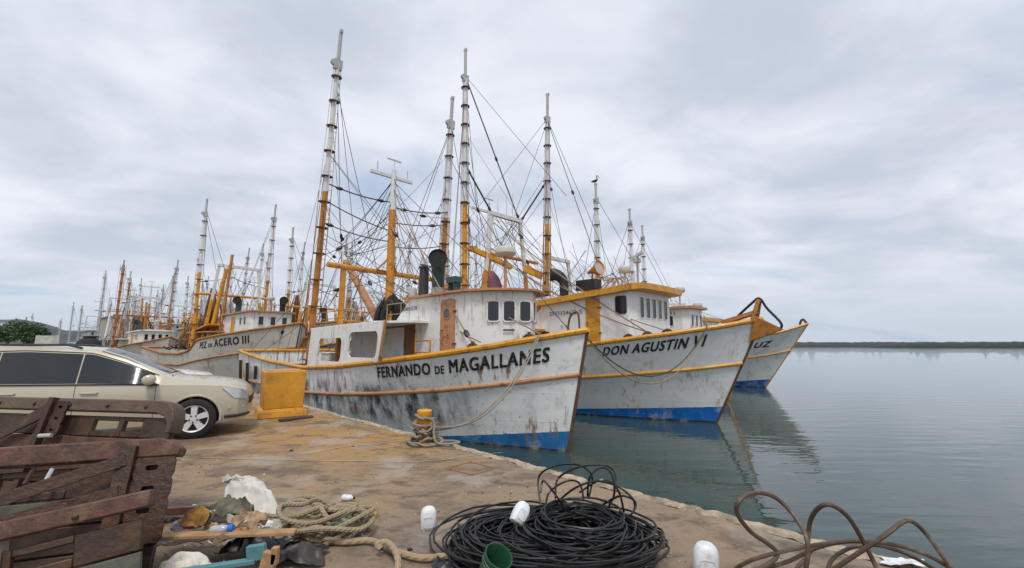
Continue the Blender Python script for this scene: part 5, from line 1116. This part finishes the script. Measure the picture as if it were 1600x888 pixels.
        MB().tube([(-.80, -.06, height - .16), (-.80, -.1, height - .24), (-.80, -.06, height - .30)], .013, 6).build('shackle', rstl, t); MB().tube([(-.70, -.06, height - .16), (-.70, -.1, height - .24), (-.70, -.06, height - .30)], .013, 6).build('shackle', galv, t)
    if sty == 0:
        for i in range(3):
            c = height - .09 - i * .11; hole = rrect(.05, .028, .012, 3); inn = [(-1.32 + a, -.10, c + b_) for a, b_ in hole]; ou = []
            for a, b_ in hole:
                s1 = a / .025; s2 = b_ / .014; kk = max(abs(s1), abs(s2)); ou.append((-1.32 + s1 / kk * .08, -.10, c + s2 / kk * .055))
            mb.ring(ou, inn, (0, .02, 0))
        mb.build('bracket_plate', rstl, t, smooth=0); MB().beam((-1.44, -.10, .05), (-1.44, -.10, height), .06, .06).build('strap', rstl, t)
        MB().prism([(-1.46, -.11, height - .04), (-2.05, -.11, height - .42), (-2.05, -.11, height - .49), (-1.46, -.11, height - .19)], [(-1.46, -.09, height - .04), (-2.05, -.09, height - .42), (-2.05, -.09, height - .49), (-1.46, -.09, height - .19)]).build('bracket_gusset', rstl, t, smooth=0)
        MB().tube([(-1.26, -.12, height - .36), (-1.38, -.14, height - .37)], .02, 8).build('shackle', galv, t)
    if sty == 2:
        plank(-Lh - .06, -Lh, .03, height, 0, .13, edgew, 'end_board')
    return t
b1 = V(289, 628, 4.45); trawl_door('long brown trawl door standing at the back, rounded end by the car wheel', b1, (3.0, -.52, 0), R(14), 3.4, b1.z / math.cos(R(14)), 0)
b2 = V(289, 684, 3.42); trawl_door('rusty trawl door with slotted end plate and diagonal bracket arms, middle of the stack', b2, (1.0, .36, .0), R(17), 2.6, b2.z / math.cos(R(17)), 1)
b3 = V(240, 764, 2.93); trawl_door('short tilted trawl door with pale worn end, nearest in the stack', b3, (.62, .30, .09), R(15), .66, b3.z / math.cos(R(15)), 2)
# ================================================================== HOSES AND ROPES ON THE QUAY
blackhose = mat('black_hose', (.008, .008, .009), .4, dirt=(.04, .035, .03), dirt_amt=.4, dscale=14)
brownhose = mat('brown_cable', (.085, .055, .035), .6, dirt=(.20, .15, .10), dirt_amt=.6, dscale=10)
random.seed(21)
cc = G(862, 872); hc = MB(); P = []
def loops(cx_, cy_, rx, ry, z0, z1, n, wob, seg=30):
    out = []; ph = random.random() * 6
    for i in range(n):
        r1 = rx * random.uniform(.55, 1.0); r2 = ry * random.uniform(.55, 1.0); ox = random.gauss(0, .10); oy = random.gauss(0, .10); tz = random.uniform(-1, 1) * .04; zc_ = lerp(z0, z1, i / max(1, n - 1))
        for j in range(seg):
            a = 2 * math.pi * j / seg + ph
            out.append(Vector((cx_ + ox + r1 * math.cos(a) * (1 + wob * mn.noise((i * 2.3, j * .3, 0))), cy_ + oy + r2 * math.sin(a) * (1 + wob * mn.noise((i * 1.7, j * .3, 5))), max(.014, zc_ * (1 - .35 * (max(r1 / rx, .5)) ) + tz * math.cos(a + i) + .02 * mn.noise((i, j * .4, 2))))))
    return out
P = loops(cc.x, cc.y + .05, .80, .60, .03, .30, 84, .10); hc.tube(smooth_path(P, 1), .0092, 6)
P = loops(cc.x + .24, cc.y + .04, .50, .42, .12, .38, 44, .10); hc.tube(smooth_path(P, 1), .0092, 6)
for k in range(7): # tidy outer bundle of the upper ring
    r = .33 + .014 * random.uniform(-2, 2); hc.tube([cc + Vector((.26 + .02 * random.random() + r * math.cos(a), .05 + r * .9 * math.sin(a), .24 + .05 * math.sin(a + .6 + k) + .010 * k)) for a in [2 * math.pi * j / 40 for j in range(40)]], .0095, 6, closed=True)
yb0 = cc.y + .25
for pts in ([(845, 790), (842, 745), (870, 728), (905, 727), (925, 745), (920, 778)], [(868, 778), (872, 748), (905, 730), (948, 728), (962, 745), (958, 780)], [(918, 775), (922, 745), (940, 731), (955, 740), (960, 770), (952, 790)], [(852, 800), (858, 770), (885, 752), (905, 755), (912, 780)],
            [(870, 785), (900, 762), (935, 752), (968, 762), (990, 782), (988, 802), (968, 815)], [(845, 770), (848, 752), (858, 760), (880, 790)], [(905, 770), (940, 750), (965, 765), (975, 800)], [(940, 790), (970, 775), (993, 785), (985, 805), (960, 812)]):
    hc.tube(smooth_path([V(x, y, yb0 + random.uniform(-.12, .22)) for x, y in pts], 7), .0092, 6)
tag(hc.build('hose_coil', blackhose), 'large tangled heap of coiled thin black hose on the quay', 'hose')
cb = MB(); yb0 = 3.45
for k, pts in enumerate(([(1155, 905), (1215, 868), (1172, 830), (1151, 800), (1160, 778), (1186, 770), (1215, 780), (1245, 812), (1262, 850), (1258, 895)], [(1262, 852), (1266, 815), (1280, 793), (1300, 790), (1325, 808), (1348, 845), (1368, 885), (1375, 910)],
                         [(1295, 895), (1340, 865), (1385, 835), (1412, 815), (1430, 818), (1452, 840), (1475, 872), (1500, 905)], [(1150, 888), (1180, 873), (1240, 858), (1300, 848), (1345, 845), (1400, 852), (1450, 868), (1495, 895)],
                         [(1170, 895), (1230, 878), (1280, 855), (1335, 846), (1390, 856), (1430, 872), (1465, 893)], [(1290, 905), (1300, 875), (1330, 856), (1370, 852), (1400, 860)], [(1240, 900), (1262, 868), (1275, 850)])):
    pp = []
    for i, (x, y) in enumerate(pts):
        p = V(x, y, 3.2 + .06 * k + .10 * math.sin(i * 1.3 + k)); p.z = max(p.z, .02); pp.append(p)
    cb.tube(smooth_path(pp, 8), .0155 if k < 3 else .014, 7)
tag(cb.build('cable_loops', brownhose), 'springy loops of stiff brown cable at the quay edge', 'cable')
rp = MB(); rc = G(505, 832); random.seed(4)
for k in range(13):
    c = rc + Vector((random.gauss(0, .16), random.gauss(.02, .10), 0)); n = random.randint(6, 9); z = .03 + .17 * k / 13; r = random.uniform(.16, .36); ph = random.random() * 6
    rp.tube(smooth_path([c + Vector((math.cos(ph + j * 6.283 / n) * r * random.uniform(.6, 1.2), math.sin(ph + j * 6.283 / n) * r * .62 * random.uniform(.6, 1.2), max(.025, z + random.uniform(-.06, .09)))) for j in range(n)], 6, True), .021, 7, closed=True)
rp.tube(smooth_path([G(430, 822), G(440, 795, .12), G(470, 778, .2), G(500, 780, .2), G(530, 800, .1), G(565, 800, .15), G(578, 830)], 7), .024, 7)
tag(rp.build('rope_pile', hemp), 'untidy pile of stiff greenish tan rope beside the rubbish', 'rope')
tk = MB().tube(smooth_path([G(440, 824) + Vector((0, 0, .05)), G(520, 845, .04), G(580, 845, .04), G(620, 862, .035), G(660, 872, .035), G(710, 868, .035), G(760, 872, .035), G(800, 890, .035), G(850, 915, .035)], 8), .026, 9); tk.tube(smooth_path([G(596, 858, .07), G(590, 850, .1), G(605, 848, .11), G(618, 862, .10), G(622, 885, .07), G(612, 915, .03)], 8), .025, 9)
tag(tk.build('thick_rope', thickr), 'thick beige hawser snaking from the rope pile towards the hose heap', 'rope')
s2 = MB().tube(smooth_path([G(497, 857, .03), G(530, 838, .06), G(560, 822, .1), G(572, 808, .12)], 5), .017, 7); s3 = MB().tube([G(450, 838, .02), G(500, 836, .02), G(522, 834, .02)], .016, 7)
tag(s2.build('rope_end', hemp), 'short stiff rope end with burnt tip poking out of the pile', 'rope'); tag(s3.build('cane', mat('bamboo', (.42, .30, .16), .6)), 'straight tan cane lying in front of the rope pile', 'cane')
for (px, py, sc, lb) in ((538, 838, 1.0, 'frayed tuft of green netting hanging on the rope pile'), (418, 808, .8, 'scrap of green netting tucked beside the white sack')):
    gn = MB(); c = G(px, py)
    for k in range(60):
        p = c + Vector((random.gauss(0, .06) * sc, random.gauss(0, .04), 0)); gn.tube(smooth_path([p + Vector((random.gauss(0, .03), random.gauss(0, .02), .16 * sc * random.random() + .02)), p + Vector((random.gauss(0, .04), random.gauss(0, .03), .10 * sc)), p + Vector((random.gauss(0, .06), random.gauss(0, .04) - .03, .008))], 3), .0035, 4)
    tag(gn.build('net_tuft', mat('green_net', (.10, .30, .22), .8, var=.4, vscale=20)), lb, 'net')
# ================================================================== PLASTIC, STONES
hdpe = mat('white_plastic', (.70, .72, .75), .4, dirt=(.42, .37, .30), dirt_amt=.6, dscale=11, bump=.2, bscale=20)
b_ = hdpe.node_tree.nodes['Principled BSDF']; b_.inputs['Subsurface Weight'].default_value = .25; b_.inputs['Subsurface Radius'].default_value = (.02, .02, .02)
def jug(label, loc, rot, s=1.0, cap=None, neck=False):
    t = thing('plastic_jug', label, 'jug', loc); t.rotation_euler = rot
    prof = ((0, .052, .03), (.006, .062, .035), (.06, .070, .04), (.12, .071, .045), (.155, .066, .05), (.178, .054, .045), (.192, .036, .032), (.198, .015, .013)) if not neck else ((0, .05, .04), (.008, .06, .045), (.10, .062, .05), (.15, .058, .05), (.17, .04, .036), (.185, .022, .021), (.2, .018, .017), (.22, .018, .017))
    rows = [[Vector((x * s, y * s, z * s)) for x, y in rrect(rx * 2, rx * 1.6, min(r, rx * .75), 4)] for z, rx, r in prof]
    mb = MB().grid(rows, closed=True); n = len(rows[0]); mb.f.append(list(range(n))); mb.mi.append(0); mb.f.append([(len(rows) - 1) * n + i for i in range(n)]); mb.mi.append(0)
    mb.build('body', hdpe, t, smooth=50)
    MB().ring([(x * .95 * s, -.0575 * s, .075 * s + y * s) for x, y in rrect(.09, .09, .02, 3)], [(x * .95 * s, -.0575 * s, .075 * s + y * s) for x, y in rrect(.082, .082, .018, 3)], (0, -.003 * s, 0)).build('panel_rib', hdpe, t)
    if neck: MB().lathe([(.022 * s, .205 * s), (.022 * s, .232 * s), (.005 * s, .234 * s)], 14).build('cap', cap or hdpe, t)
    return t
g = G(668, 829); jug('white plastic jug standing upright alone left of the hose heap', g + Vector((0, .03, 0)), (0, 0, R(12)), 1.02)
jug('white plastic jug lying on top of the black hose heap', V(806, 818, cc.y + .02), (R(-28), R(38), R(10)), .92)
g = G(1103, 905); jug('white plastic jug cut off by the lower picture edge', g + Vector((0, .02, 0)), (0, R(6), R(-10)), 1.25)
g = G(545, 786); jug('small white bottle lying on its side behind the rope pile', g + Vector((-.09, .05, .04)), (R(90), R(0), R(82)), .62, blackrub, True)
gb = thing('green_bucket', 'broken dark green plastic bucket tipped against the hose heap', 'bucket', V(764, 897, 3.12)); gb.rotation_euler = (R(30), R(16), R(20)); gb.scale = (.85, .85, .85)
gp = mat('green_plastic', (.010, .07, .03), .45, dirt=(.06, .09, .06), dirt_amt=.5, dscale=8)
MB().lathe([(.005, .005), (.085, .005), (.088, .012), (.105, .18), (.112, .185), (.112, .20), (.104, .20), (.097, .18), (.08, .02), (.005, .018)], 24, cap=False).build('pail', gp, gb, smooth=40)
for z in (.12, .15): MB().lathe([(.098 + .05 * (z - .1), z - .004), (.106 + .05 * (z - .1), z), (.098 + .05 * (z - .1), z + .004)], 24, cap=False).build('rib', gp, gb)
def lump(name, label, cat, loc, size, m, amp=.3, fr=2.0, sub=4, seed=0, flat=0.0, rz=0):
    bm = bmesh.new(); bmesh.ops.create_icosphere(bm, subdivisions=sub, radius=1)
    for v in bm.verts:
        p = v.co.copy(); q_ = Vector((p.x * fr + seed, p.y * fr, p.z * fr))
        n = mn.noise(q_) + .5 * abs(mn.noise(q_ * 2.3)) * 2 - .3 + .35 * mn.noise(q_ * 4.7)
        p *= 1 + amp * n
        if p.z < -flat: p.z = -flat + (p.z + flat) * .1
        v.co = Vector((p.x * size[0], p.y * size[1], (p.z + flat) * size[2]))
    me = bpy.data.meshes.new(name); bm.to_mesh(me); bm.free(); me.materials.append(m)
    me.polygons.foreach_set('use_smooth', [True] * len(me.polygons)); me.set_sharp_from_angle(angle=R(55))
    o = link(name, me); o.location = loc; o.rotation_euler = (0, 0, rz); return tag(o, label, cat)
lump('stone', 'lone ochre stone right of the rope pile', 'stone', G(584, 808), (.05, .04, .045), mat('ochre_stone', (.36, .22, .08), .9, var=.4, vscale=30, bump=.6), .35, 1.6, 3, 5, .6)
def cloth(name, label, cat, loc, sx, sy, hfun, m, seed=0, crump=.05, rz=0, n=44, fr=5.0):
    rows = []
    for i in range(n + 1):
        row = []
        for j in range(n + 1):
            u = i / n * 2 - 1; v = j / n * 2 - 1; wob = 1 + .22 * mn.noise((u * 1.5 + seed, v * 1.5, 1))
            h = hfun(u, v); x = u * sx * wob; y = v * sy * wob
            q_ = Vector((x * fr / .5 + seed * 3, y * fr / .5, h * 6))
            f = crump * (1 - abs(mn.noise(q_ * .6)) * 2.4) + crump * .7 * abs(mn.noise(q_ * 1.7))
            row.append(Vector((x + .03 * mn.noise(q_ * .8), y + .03 * mn.noise(q_ * .9 + Vector((4, 4, 4))), max(.006, h + f))))
        rows.append(row)
    mb = MB().grid(rows); o = mb.build(name, m, smooth=60); o.location = loc; o.rotation_euler = (0, 0, rz)
    s_ = o.modifiers.new('thick', 'SOLIDIFY'); s_.thickness = .004
    return tag(o, label, cat)
sackm = mat('white_woven_sack', (.64, .60, .53), .7, dirt=(.34, .29, .22), dirt_amt=.7, dscale=5, bump=.5, bscale=60); sheet = mat('milky_plastic_sheet', (.58, .555, .51), .45, dirt=(.42, .36, .28), dirt_amt=.5, dscale=6)
b_ = sheet.node_tree.nodes['Principled BSDF']; b_.inputs['Subsurface Weight'].default_value = .3; b_.inputs['Subsurface Radius'].default_value = (.03, .03, .03)
def shell(name, label, cat, rings, m, seed=0, crump=.03, fold=9, n=56, sub=5):
    """open draped skin through rings (centre, rx, ry, yaw), with folds running up it"""
    cs = []
    for a, b_ in zip(rings, rings[1:]):
        for k in range(sub):
            t = k / sub; cs.append((Vector(a[0]).lerp(Vector(b_[0]), t), lerp(a[1], b_[1], t), lerp(a[2], b_[2], t)))
    cs.append((Vector(rings[-1][0]), rings[-1][1], rings[-1][2])); rows = []
    for i, (c, rx, ry) in enumerate(cs):
        row = []
        for j in range(n):
            a = 2 * math.pi * j / n; f = 1 + crump * 2.4 * mn.noise((math.cos(a) * 1.3 + seed, math.sin(a) * 1.3, i * .07)) + crump * 1.7 * (.5 - abs(math.sin(a * fold * .5 + 2.6 * mn.noise((a * .6 + seed, i * .12, 0)))) ** .6) + crump * .8 * abs(mn.noise((math.cos(a) * 3 + seed, math.sin(a) * 3, i * .22 + 7)))
            p = c + Vector((math.cos(a) * rx * f, math.sin(a) * ry * f, crump * .6 * mn.noise((a * 2 + seed, i * .5, 3)))); p.z = max(.008, p.z); row.append(p)
        rows.append(row)
    o = MB().grid(rows, closed=True).build(name, m, smooth=70); s_ = o.modifiers.new('thick', 'SOLIDIFY'); s_.thickness = .003
    return tag(o, label, cat)
c = G(372, 834)
shell('plastic_sack', 'tall milky white plastic sack slumped behind the rubbish', 'sack', [(c + Vector((.12, .05, .0)), .27, .12), (c + Vector((.08, .08, .12)), .27, .12), (c + Vector((.0, .12, .26)), .24, .10), (c + Vector((-.06, .15, .36)), .19, .07), (c + Vector((-.10, .16, .42)), .13, .045), (c + Vector((-.17, .14, .45)), .08, .03), (c + Vector((-.24, .13, .41)), .02, .02)], sheet, 3, .075)
lump('woven_sack', 'open dirty white woven sack lying in front of the planks', 'sack', Vector((-2.20, 3.20, 0)), (.25, .12, .24), sackm, .26, .85, 5, 63, .15, R(6))
H = lambda px, py, y: V(px, py, y)
cloth('cardboard_sheet', 'torn brown cardboard under the rubbish heap', 'cardboard', H(325, 828, 3.78) - Vector((0, 0, .06)), .38, .14, lambda u, v: .02 + .03 * u, mat('dirty_cardboard', (.17, .115, .07), .9, var=.3), 2, .02, R(8))
lump('rubbish_bag', 'dark stuffed bag buried under the rags and bottles', 'bag', G(335, 830) + Vector((0, .08, 0)), (.42, .16, .15), mat('brown_black_bag', (.035, .028, .024), .5), .3, 2.2, 4, 8, .3)
cloth('rag', 'crumpled grey green rag on top of the rubbish', 'rag', H(356, 822, 3.66), .16, .10, lambda u, v: .17 * math.exp(-(u * u + v * v) * 1.6), mat('grey_green_cloth', (.12, .11, .075), .95, var=.5, vscale=9), 7, .09, R(20))
cloth('brown_rag', 'ochre brown crumpled bag beside the pink labelled bottle', 'rag', H(308, 826, 3.52), .085, .06, lambda u, v: .10 * math.exp(-(u * u + v * v) * 1.2), mat('ochre_cloth', (.26, .13, .03), .8, var=.6, vscale=14), 13, .07)
cloth('torn_paper', 'torn tan paper scraps at the right of the rubbish', 'paper', H(388, 828, 3.58), .11, .07, lambda u, v: .09 * math.exp(-(u * u + v * v)), mat('tan_paper', (.32, .22, .13), .9, var=.5, vscale=16), 17, .07, R(-15))
cloth('black_bag', 'black plastic bag spread below the loose plank', 'bag', G(402, 868), .30, .14, lambda u, v: .12 * math.exp(-(u * u + v * v) * .8), mat('black_bag', (.012, .011, .012), .35), 23, .06, R(-5))
cloth('dark_bag', 'brownish black bag behind the turquoise timber', 'bag', G(452, 880) + Vector((.05, 0, 0)), .22, .12, lambda u, v: .12 * math.exp(-(u * u + v * v) * .8), MATS['brown_black_bag'], 29, .03, R(10))
cloth('milky_sheet', 'thin milky plastic sheet behind the dark batten', 'plastic', G(285, 812), .26, .10, lambda u, v: .07 * math.exp(-(u * u) * 2), sheet, 47, .04, R(15))
random.seed(99)
for i, (px, py, d_, c_) in enumerate(((262, 846, 3.40, hdpe), (330, 826, 3.55, MATS['tan_paper']), (376, 834, 3.5, MATS['ochre_cloth']), (415, 822, 3.7, hdpe), (345, 845, 3.4, MATS['dirty_cardboard']))):
    lump('litter_scrap', ['white crumpled cup on the woven sack mouth', 'tan paper ball in front of the grey green rag', 'ochre wrapper right of the blue capped bottle', 'white scrap beside the foot of the tall sack', 'brown crumpled scrap under the loose plank'][i], 'litter', H(px, py, d_), (.05, .04, .035), c_, .5, 2.0, 3, i * 7, .3)
clearp = mat('clear_bottle', (.62, .64, .66), .12, trans=.35); pink = mat('pink_label', (.62, .03, .10), .4); bluec = mat('blue_cap', (.02, .16, .62), .4)
bt = thing('drink_bottle', 'clear plastic bottle with pink label lying on the rubbish', 'bottle', V(272, 824, 3.52)); bt.rotation_euler = (R(0), R(72), R(14))
MB().lathe([(.01, 0), (.036, .004), (.042, .02), (.042, .17), (.036, .21), (.016, .26), (.014, .28), (.005, .281)], 20, cap=False).build('body', clearp, bt, smooth=50); MB().lathe([(.0435, .07), (.0435, .14)], 20, cap=False).build('label', pink, bt); MB().lathe([(.016, .275), (.016, .295), (.004, .296)], 14).build('cap', hdpe, bt)
bt = thing('water_bottle', 'small clear bottle with blue cap among the rubbish', 'bottle', V(352, 826, 3.46)); bt.rotation_euler = (0, R(86), R(5))
MB().lathe([(.01, -.10), (.026, -.095), (.028, -.02), (.02, .01), (.011, .02), (.011, .025), (.004, .026)], 16, cap=False).build('body', clearp, bt, smooth=50); MB().lathe([(.024, .02), (.024, .055), (.004, .057)], 16).build('cap', bluec, bt)
tan_wood = mat('raw_plank', (.34, .20, .10), .75, var=.25, vscale=8, bump=.3); teal_wood = mat('teal_painted_timber', (.075, .21, .23), .55, dirt=(.05, .12, .12), dirt_amt=.6, dscale=6, fine=.5)
tag(MB().beam(V(252, 838, 3.36), V(462, 831, 3.52), .09, .022).build('loose_plank', tan_wood, bevel=.003), 'narrow raw wooden plank lying across the rubbish', 'plank')
tag(MB().beam(V(238, 800, 4.05), V(388, 792, 4.05), .05, .06).build('dark_batten', redwood, bevel=.004), 'dark red batten behind the rag and sack', 'batten')
tm = thing('teal_timber', 'turquoise painted timber with square block along the lower picture edge', 'timber', (0, 0, 0))
MB().beam(V(260, 897, 2.95), V(400, 876, 3.02), .05, .03).build('rail', teal_wood, tm, bevel=.005); MB().box(V(401, 863, 3.02), (.115, .04, .09), Matrix.Rotation(R(-8), 3, 'Y')).build('block', teal_wood, tm, bevel=.005)
tag(MB().box(V(420, 878, 3.0), (.09, .04, .12), Matrix.Rotation(R(12), 3, 'Y')).box(V(430, 868, 3.0), (.04, .04, .1)).build('wood_scrap', tan_wood, bevel=.004), 'splintered wood scrap behind the turquoise block', 'wood')
cloth('plastic_scrap', 'torn white plastic scrap at the quay rim beyond the cable', 'plastic', G(1412, 884), .14, .06, lambda u, v: .02 + .015 * u, hdpe, 37, .02, R(-30))
cloth('black_scrap', 'crumpled black plastic between hawser and hose heap', 'plastic', G(700, 893), .12, .08, lambda u, v: .05 * math.exp(-(u * u + v * v)), MATS['black_bag'], 41, .03)
for i, (px, py, s_) in enumerate(((590, 847, .03), (640, 860, .025), (560, 800, .02), (455, 705, .03), (552, 698, .02))):
    lump('clod', ['dark clod by the hawser bend', 'dark crumb right of the hawser loop', 'small clod behind the rope pile', 'dark clod out on the bare quay', 'small dark clod near the pale joint line'][i], 'clod', G(px, py), (s_, s_ * .7, s_ * .6), mat('dark_clod', (.05, .035, .025), .95), .4, 1.8, 2, i * 3, .4)
lt = MB(); random.seed(8)
for i in range(150):
    t = random.random(); c = G(random.gauss(350, 60), random.gauss(838, 16)); s_ = random.uniform(.008, .03); a = random.random() * 6.3; zz = random.uniform(.01, .05)
    if c.y > 5 or c.x > -1.0: continue
    lt.prism([c + Vector((math.cos(a) * s_, math.sin(a) * s_, zz)), c + Vector((-math.sin(a) * s_ * .5, math.cos(a) * s_ * .5, zz * .6)), c + Vector((-math.cos(a) * s_, -math.sin(a) * s_, zz * .3))], [c + Vector((math.cos(a) * s_, math.sin(a) * s_, zz + .004)), c + Vector((-math.sin(a) * s_ * .5, math.cos(a) * s_ * .5, zz * .6 + .004)), c + Vector((-math.cos(a) * s_, -math.sin(a) * s_, zz * .3 + .004))], random.choice((0, 0, 1, 2)))
lo_ = lt.build('litter', [MATS['dirty_cardboard'], hdpe, MATS['black_bag']], smooth=0); lo_['kind'] = 'stuff'; lo_['label'] = 'small torn bits of card and plastic round the rubbish'
# ================================================================== FAR LEFT
def tree(label, loc, h, rx, rz_, seed, n=9000, ls=.16):
    rnd = random.Random(seed); t = thing('broadleaf_tree', label, 'tree', loc)
    tr = MB().tube(smooth_path([(0, 0, 0), (.1, 0, h * .2), (-.05, .1, h * .45)], 4), [.28 - .02 * i for i in range(9)], 8)
    cl = []
    for k in range(26):
        a = rnd.random() * 6.283; r = rx * math.sqrt(rnd.random()); z = h * (.48 + .42 * rnd.random() * math.sqrt(max(.05, 1 - (r / rx) ** 2))); c = Vector((r * math.cos(a), r * math.sin(a), z)); cl.append((c, rnd.uniform(.5, 1.0) * rz_))
        tr.tube(smooth_path([(-.05, .1, h * .4), Vector((-.05, .1, h * .4)).lerp(c, .5) + Vector((0, 0, .2)), c], 3), [.11, .1, .09, .07, .05, .04, .02], 5)
    tr.build('trunk', mat('bark', (.09, .07, .05), .9, bump=.5), t)
    lm = MB()
    for i in range(n):
        c, r = rnd.choice(cl); d_ = Vector((rnd.gauss(0, 1), rnd.gauss(0, 1), rnd.gauss(0, .7))).normalized() * r * rnd.random() ** .4; p = c + d_; s_ = ls * rnd.uniform(.6, 1.4)
        x = Vector((rnd.gauss(0, 1), rnd.gauss(0, 1), rnd.gauss(0, .6))).normalized(); y = x.orthogonal().normalized(); y = (y + x.cross(y) * rnd.uniform(-1, 1)).normalized()
        lm.add([p - x * s_, p + y * s_ * .5, p + x * s_, p - y * s_ * .5], [(0, 1, 2, 3)], rnd.choice((0, 0, 1)))
    lm.build('crown', [mat('leaf_dark', (.035, .075, .022), .6), mat('leaf_mid', (.06, .12, .035), .6)], t, smooth=0)
tree('round dense green tree at the far left beyond the car roof', (-72.5, 64, 0), 5.6, 3.7, 1.5, 1)
#tree('lower green tree left of the round one at the picture edge', (-79, 66, 0), 4.6, 3.6, 1.3, 2)
sgn = thing('sign_board', 'plain pale sign board on two posts beside the green tree', 'sign', (-47.5, 45.5, 0), R(10))
MB().box((0, 0, 2.0), (2.1, .06, 1.5)).build('panel', mat('pale_green_panel', (.42, .44, .38), .6, var=.2), sgn); [MB().box((x, .06, 1.4), (.08, .06, 2.8)).build('post', galv, sgn) for x in (-.8, .8)]
tnk = thing('water_tank', 'black ribbed plastic water tank behind the car roof', 'tank', (-22.6, 23.8, 0))
MB().lathe([(.55, .0), (.55, .5), (.58, .55), (.55, .6), (.55, 1.0), (.58, 1.05), (.55, 1.1), (.55, 1.7), (.45, 1.95), (.25, 2.1), (.25, 2.18), (.02, 2.2)], 24).build('tank', blackrub, tnk, smooth=40); MB().lathe([(.26, 2.14), (.28, 2.2), (.02, 2.24)], 16).build('lid', navy, tnk)
hv = V(22, 508, 900); hs = thing('hill_house', 'small white building on the hill crest at far left', 'building', (hv.x, 900, 32), .2)
MB().box((0, 0, 12), (36, 14, 10)).build('wall', white2, hs); MB().box((0, 0, 17.4), (38, 16, .8)).build('roof', greyp, hs); MB().box((19, 0, 22), (2, 2, 14)).build('mast', greyp, hs); [MB().box((x, -7.1, 13), (3, .3, 3)).build('window', glass, hs) for x in (-12, -4, 4, 12)]

# ================================================================== HAZE over the bay
hz_ = MB().box((400, 1350, 52.5), (6840, 3340, 125)).build('haze', mat('unused_surface', (1, 1, 1)), smooth=0); hz_['kind'] = 'stuff'; hz_['label'] = 'thin pale sea haze over bay and town'
hmt = bpy.data.materials.new('haze_air'); hmt.use_nodes = True; tn = hmt.node_tree; tn.nodes.clear()
pv = tn.nodes.new('ShaderNodeVolumePrincipled'); pv.inputs['Color'].default_value = (.80, .88, 1.0, 1); pv.inputs['Density'].default_value = .00007; pv.inputs['Anisotropy'].default_value = .2
mo = tn.nodes.new('ShaderNodeOutputMaterial'); tn.links.new(pv.outputs[0], mo.inputs['Volume']); hz_.data.materials.clear(); hz_.data.materials.append(hmt)
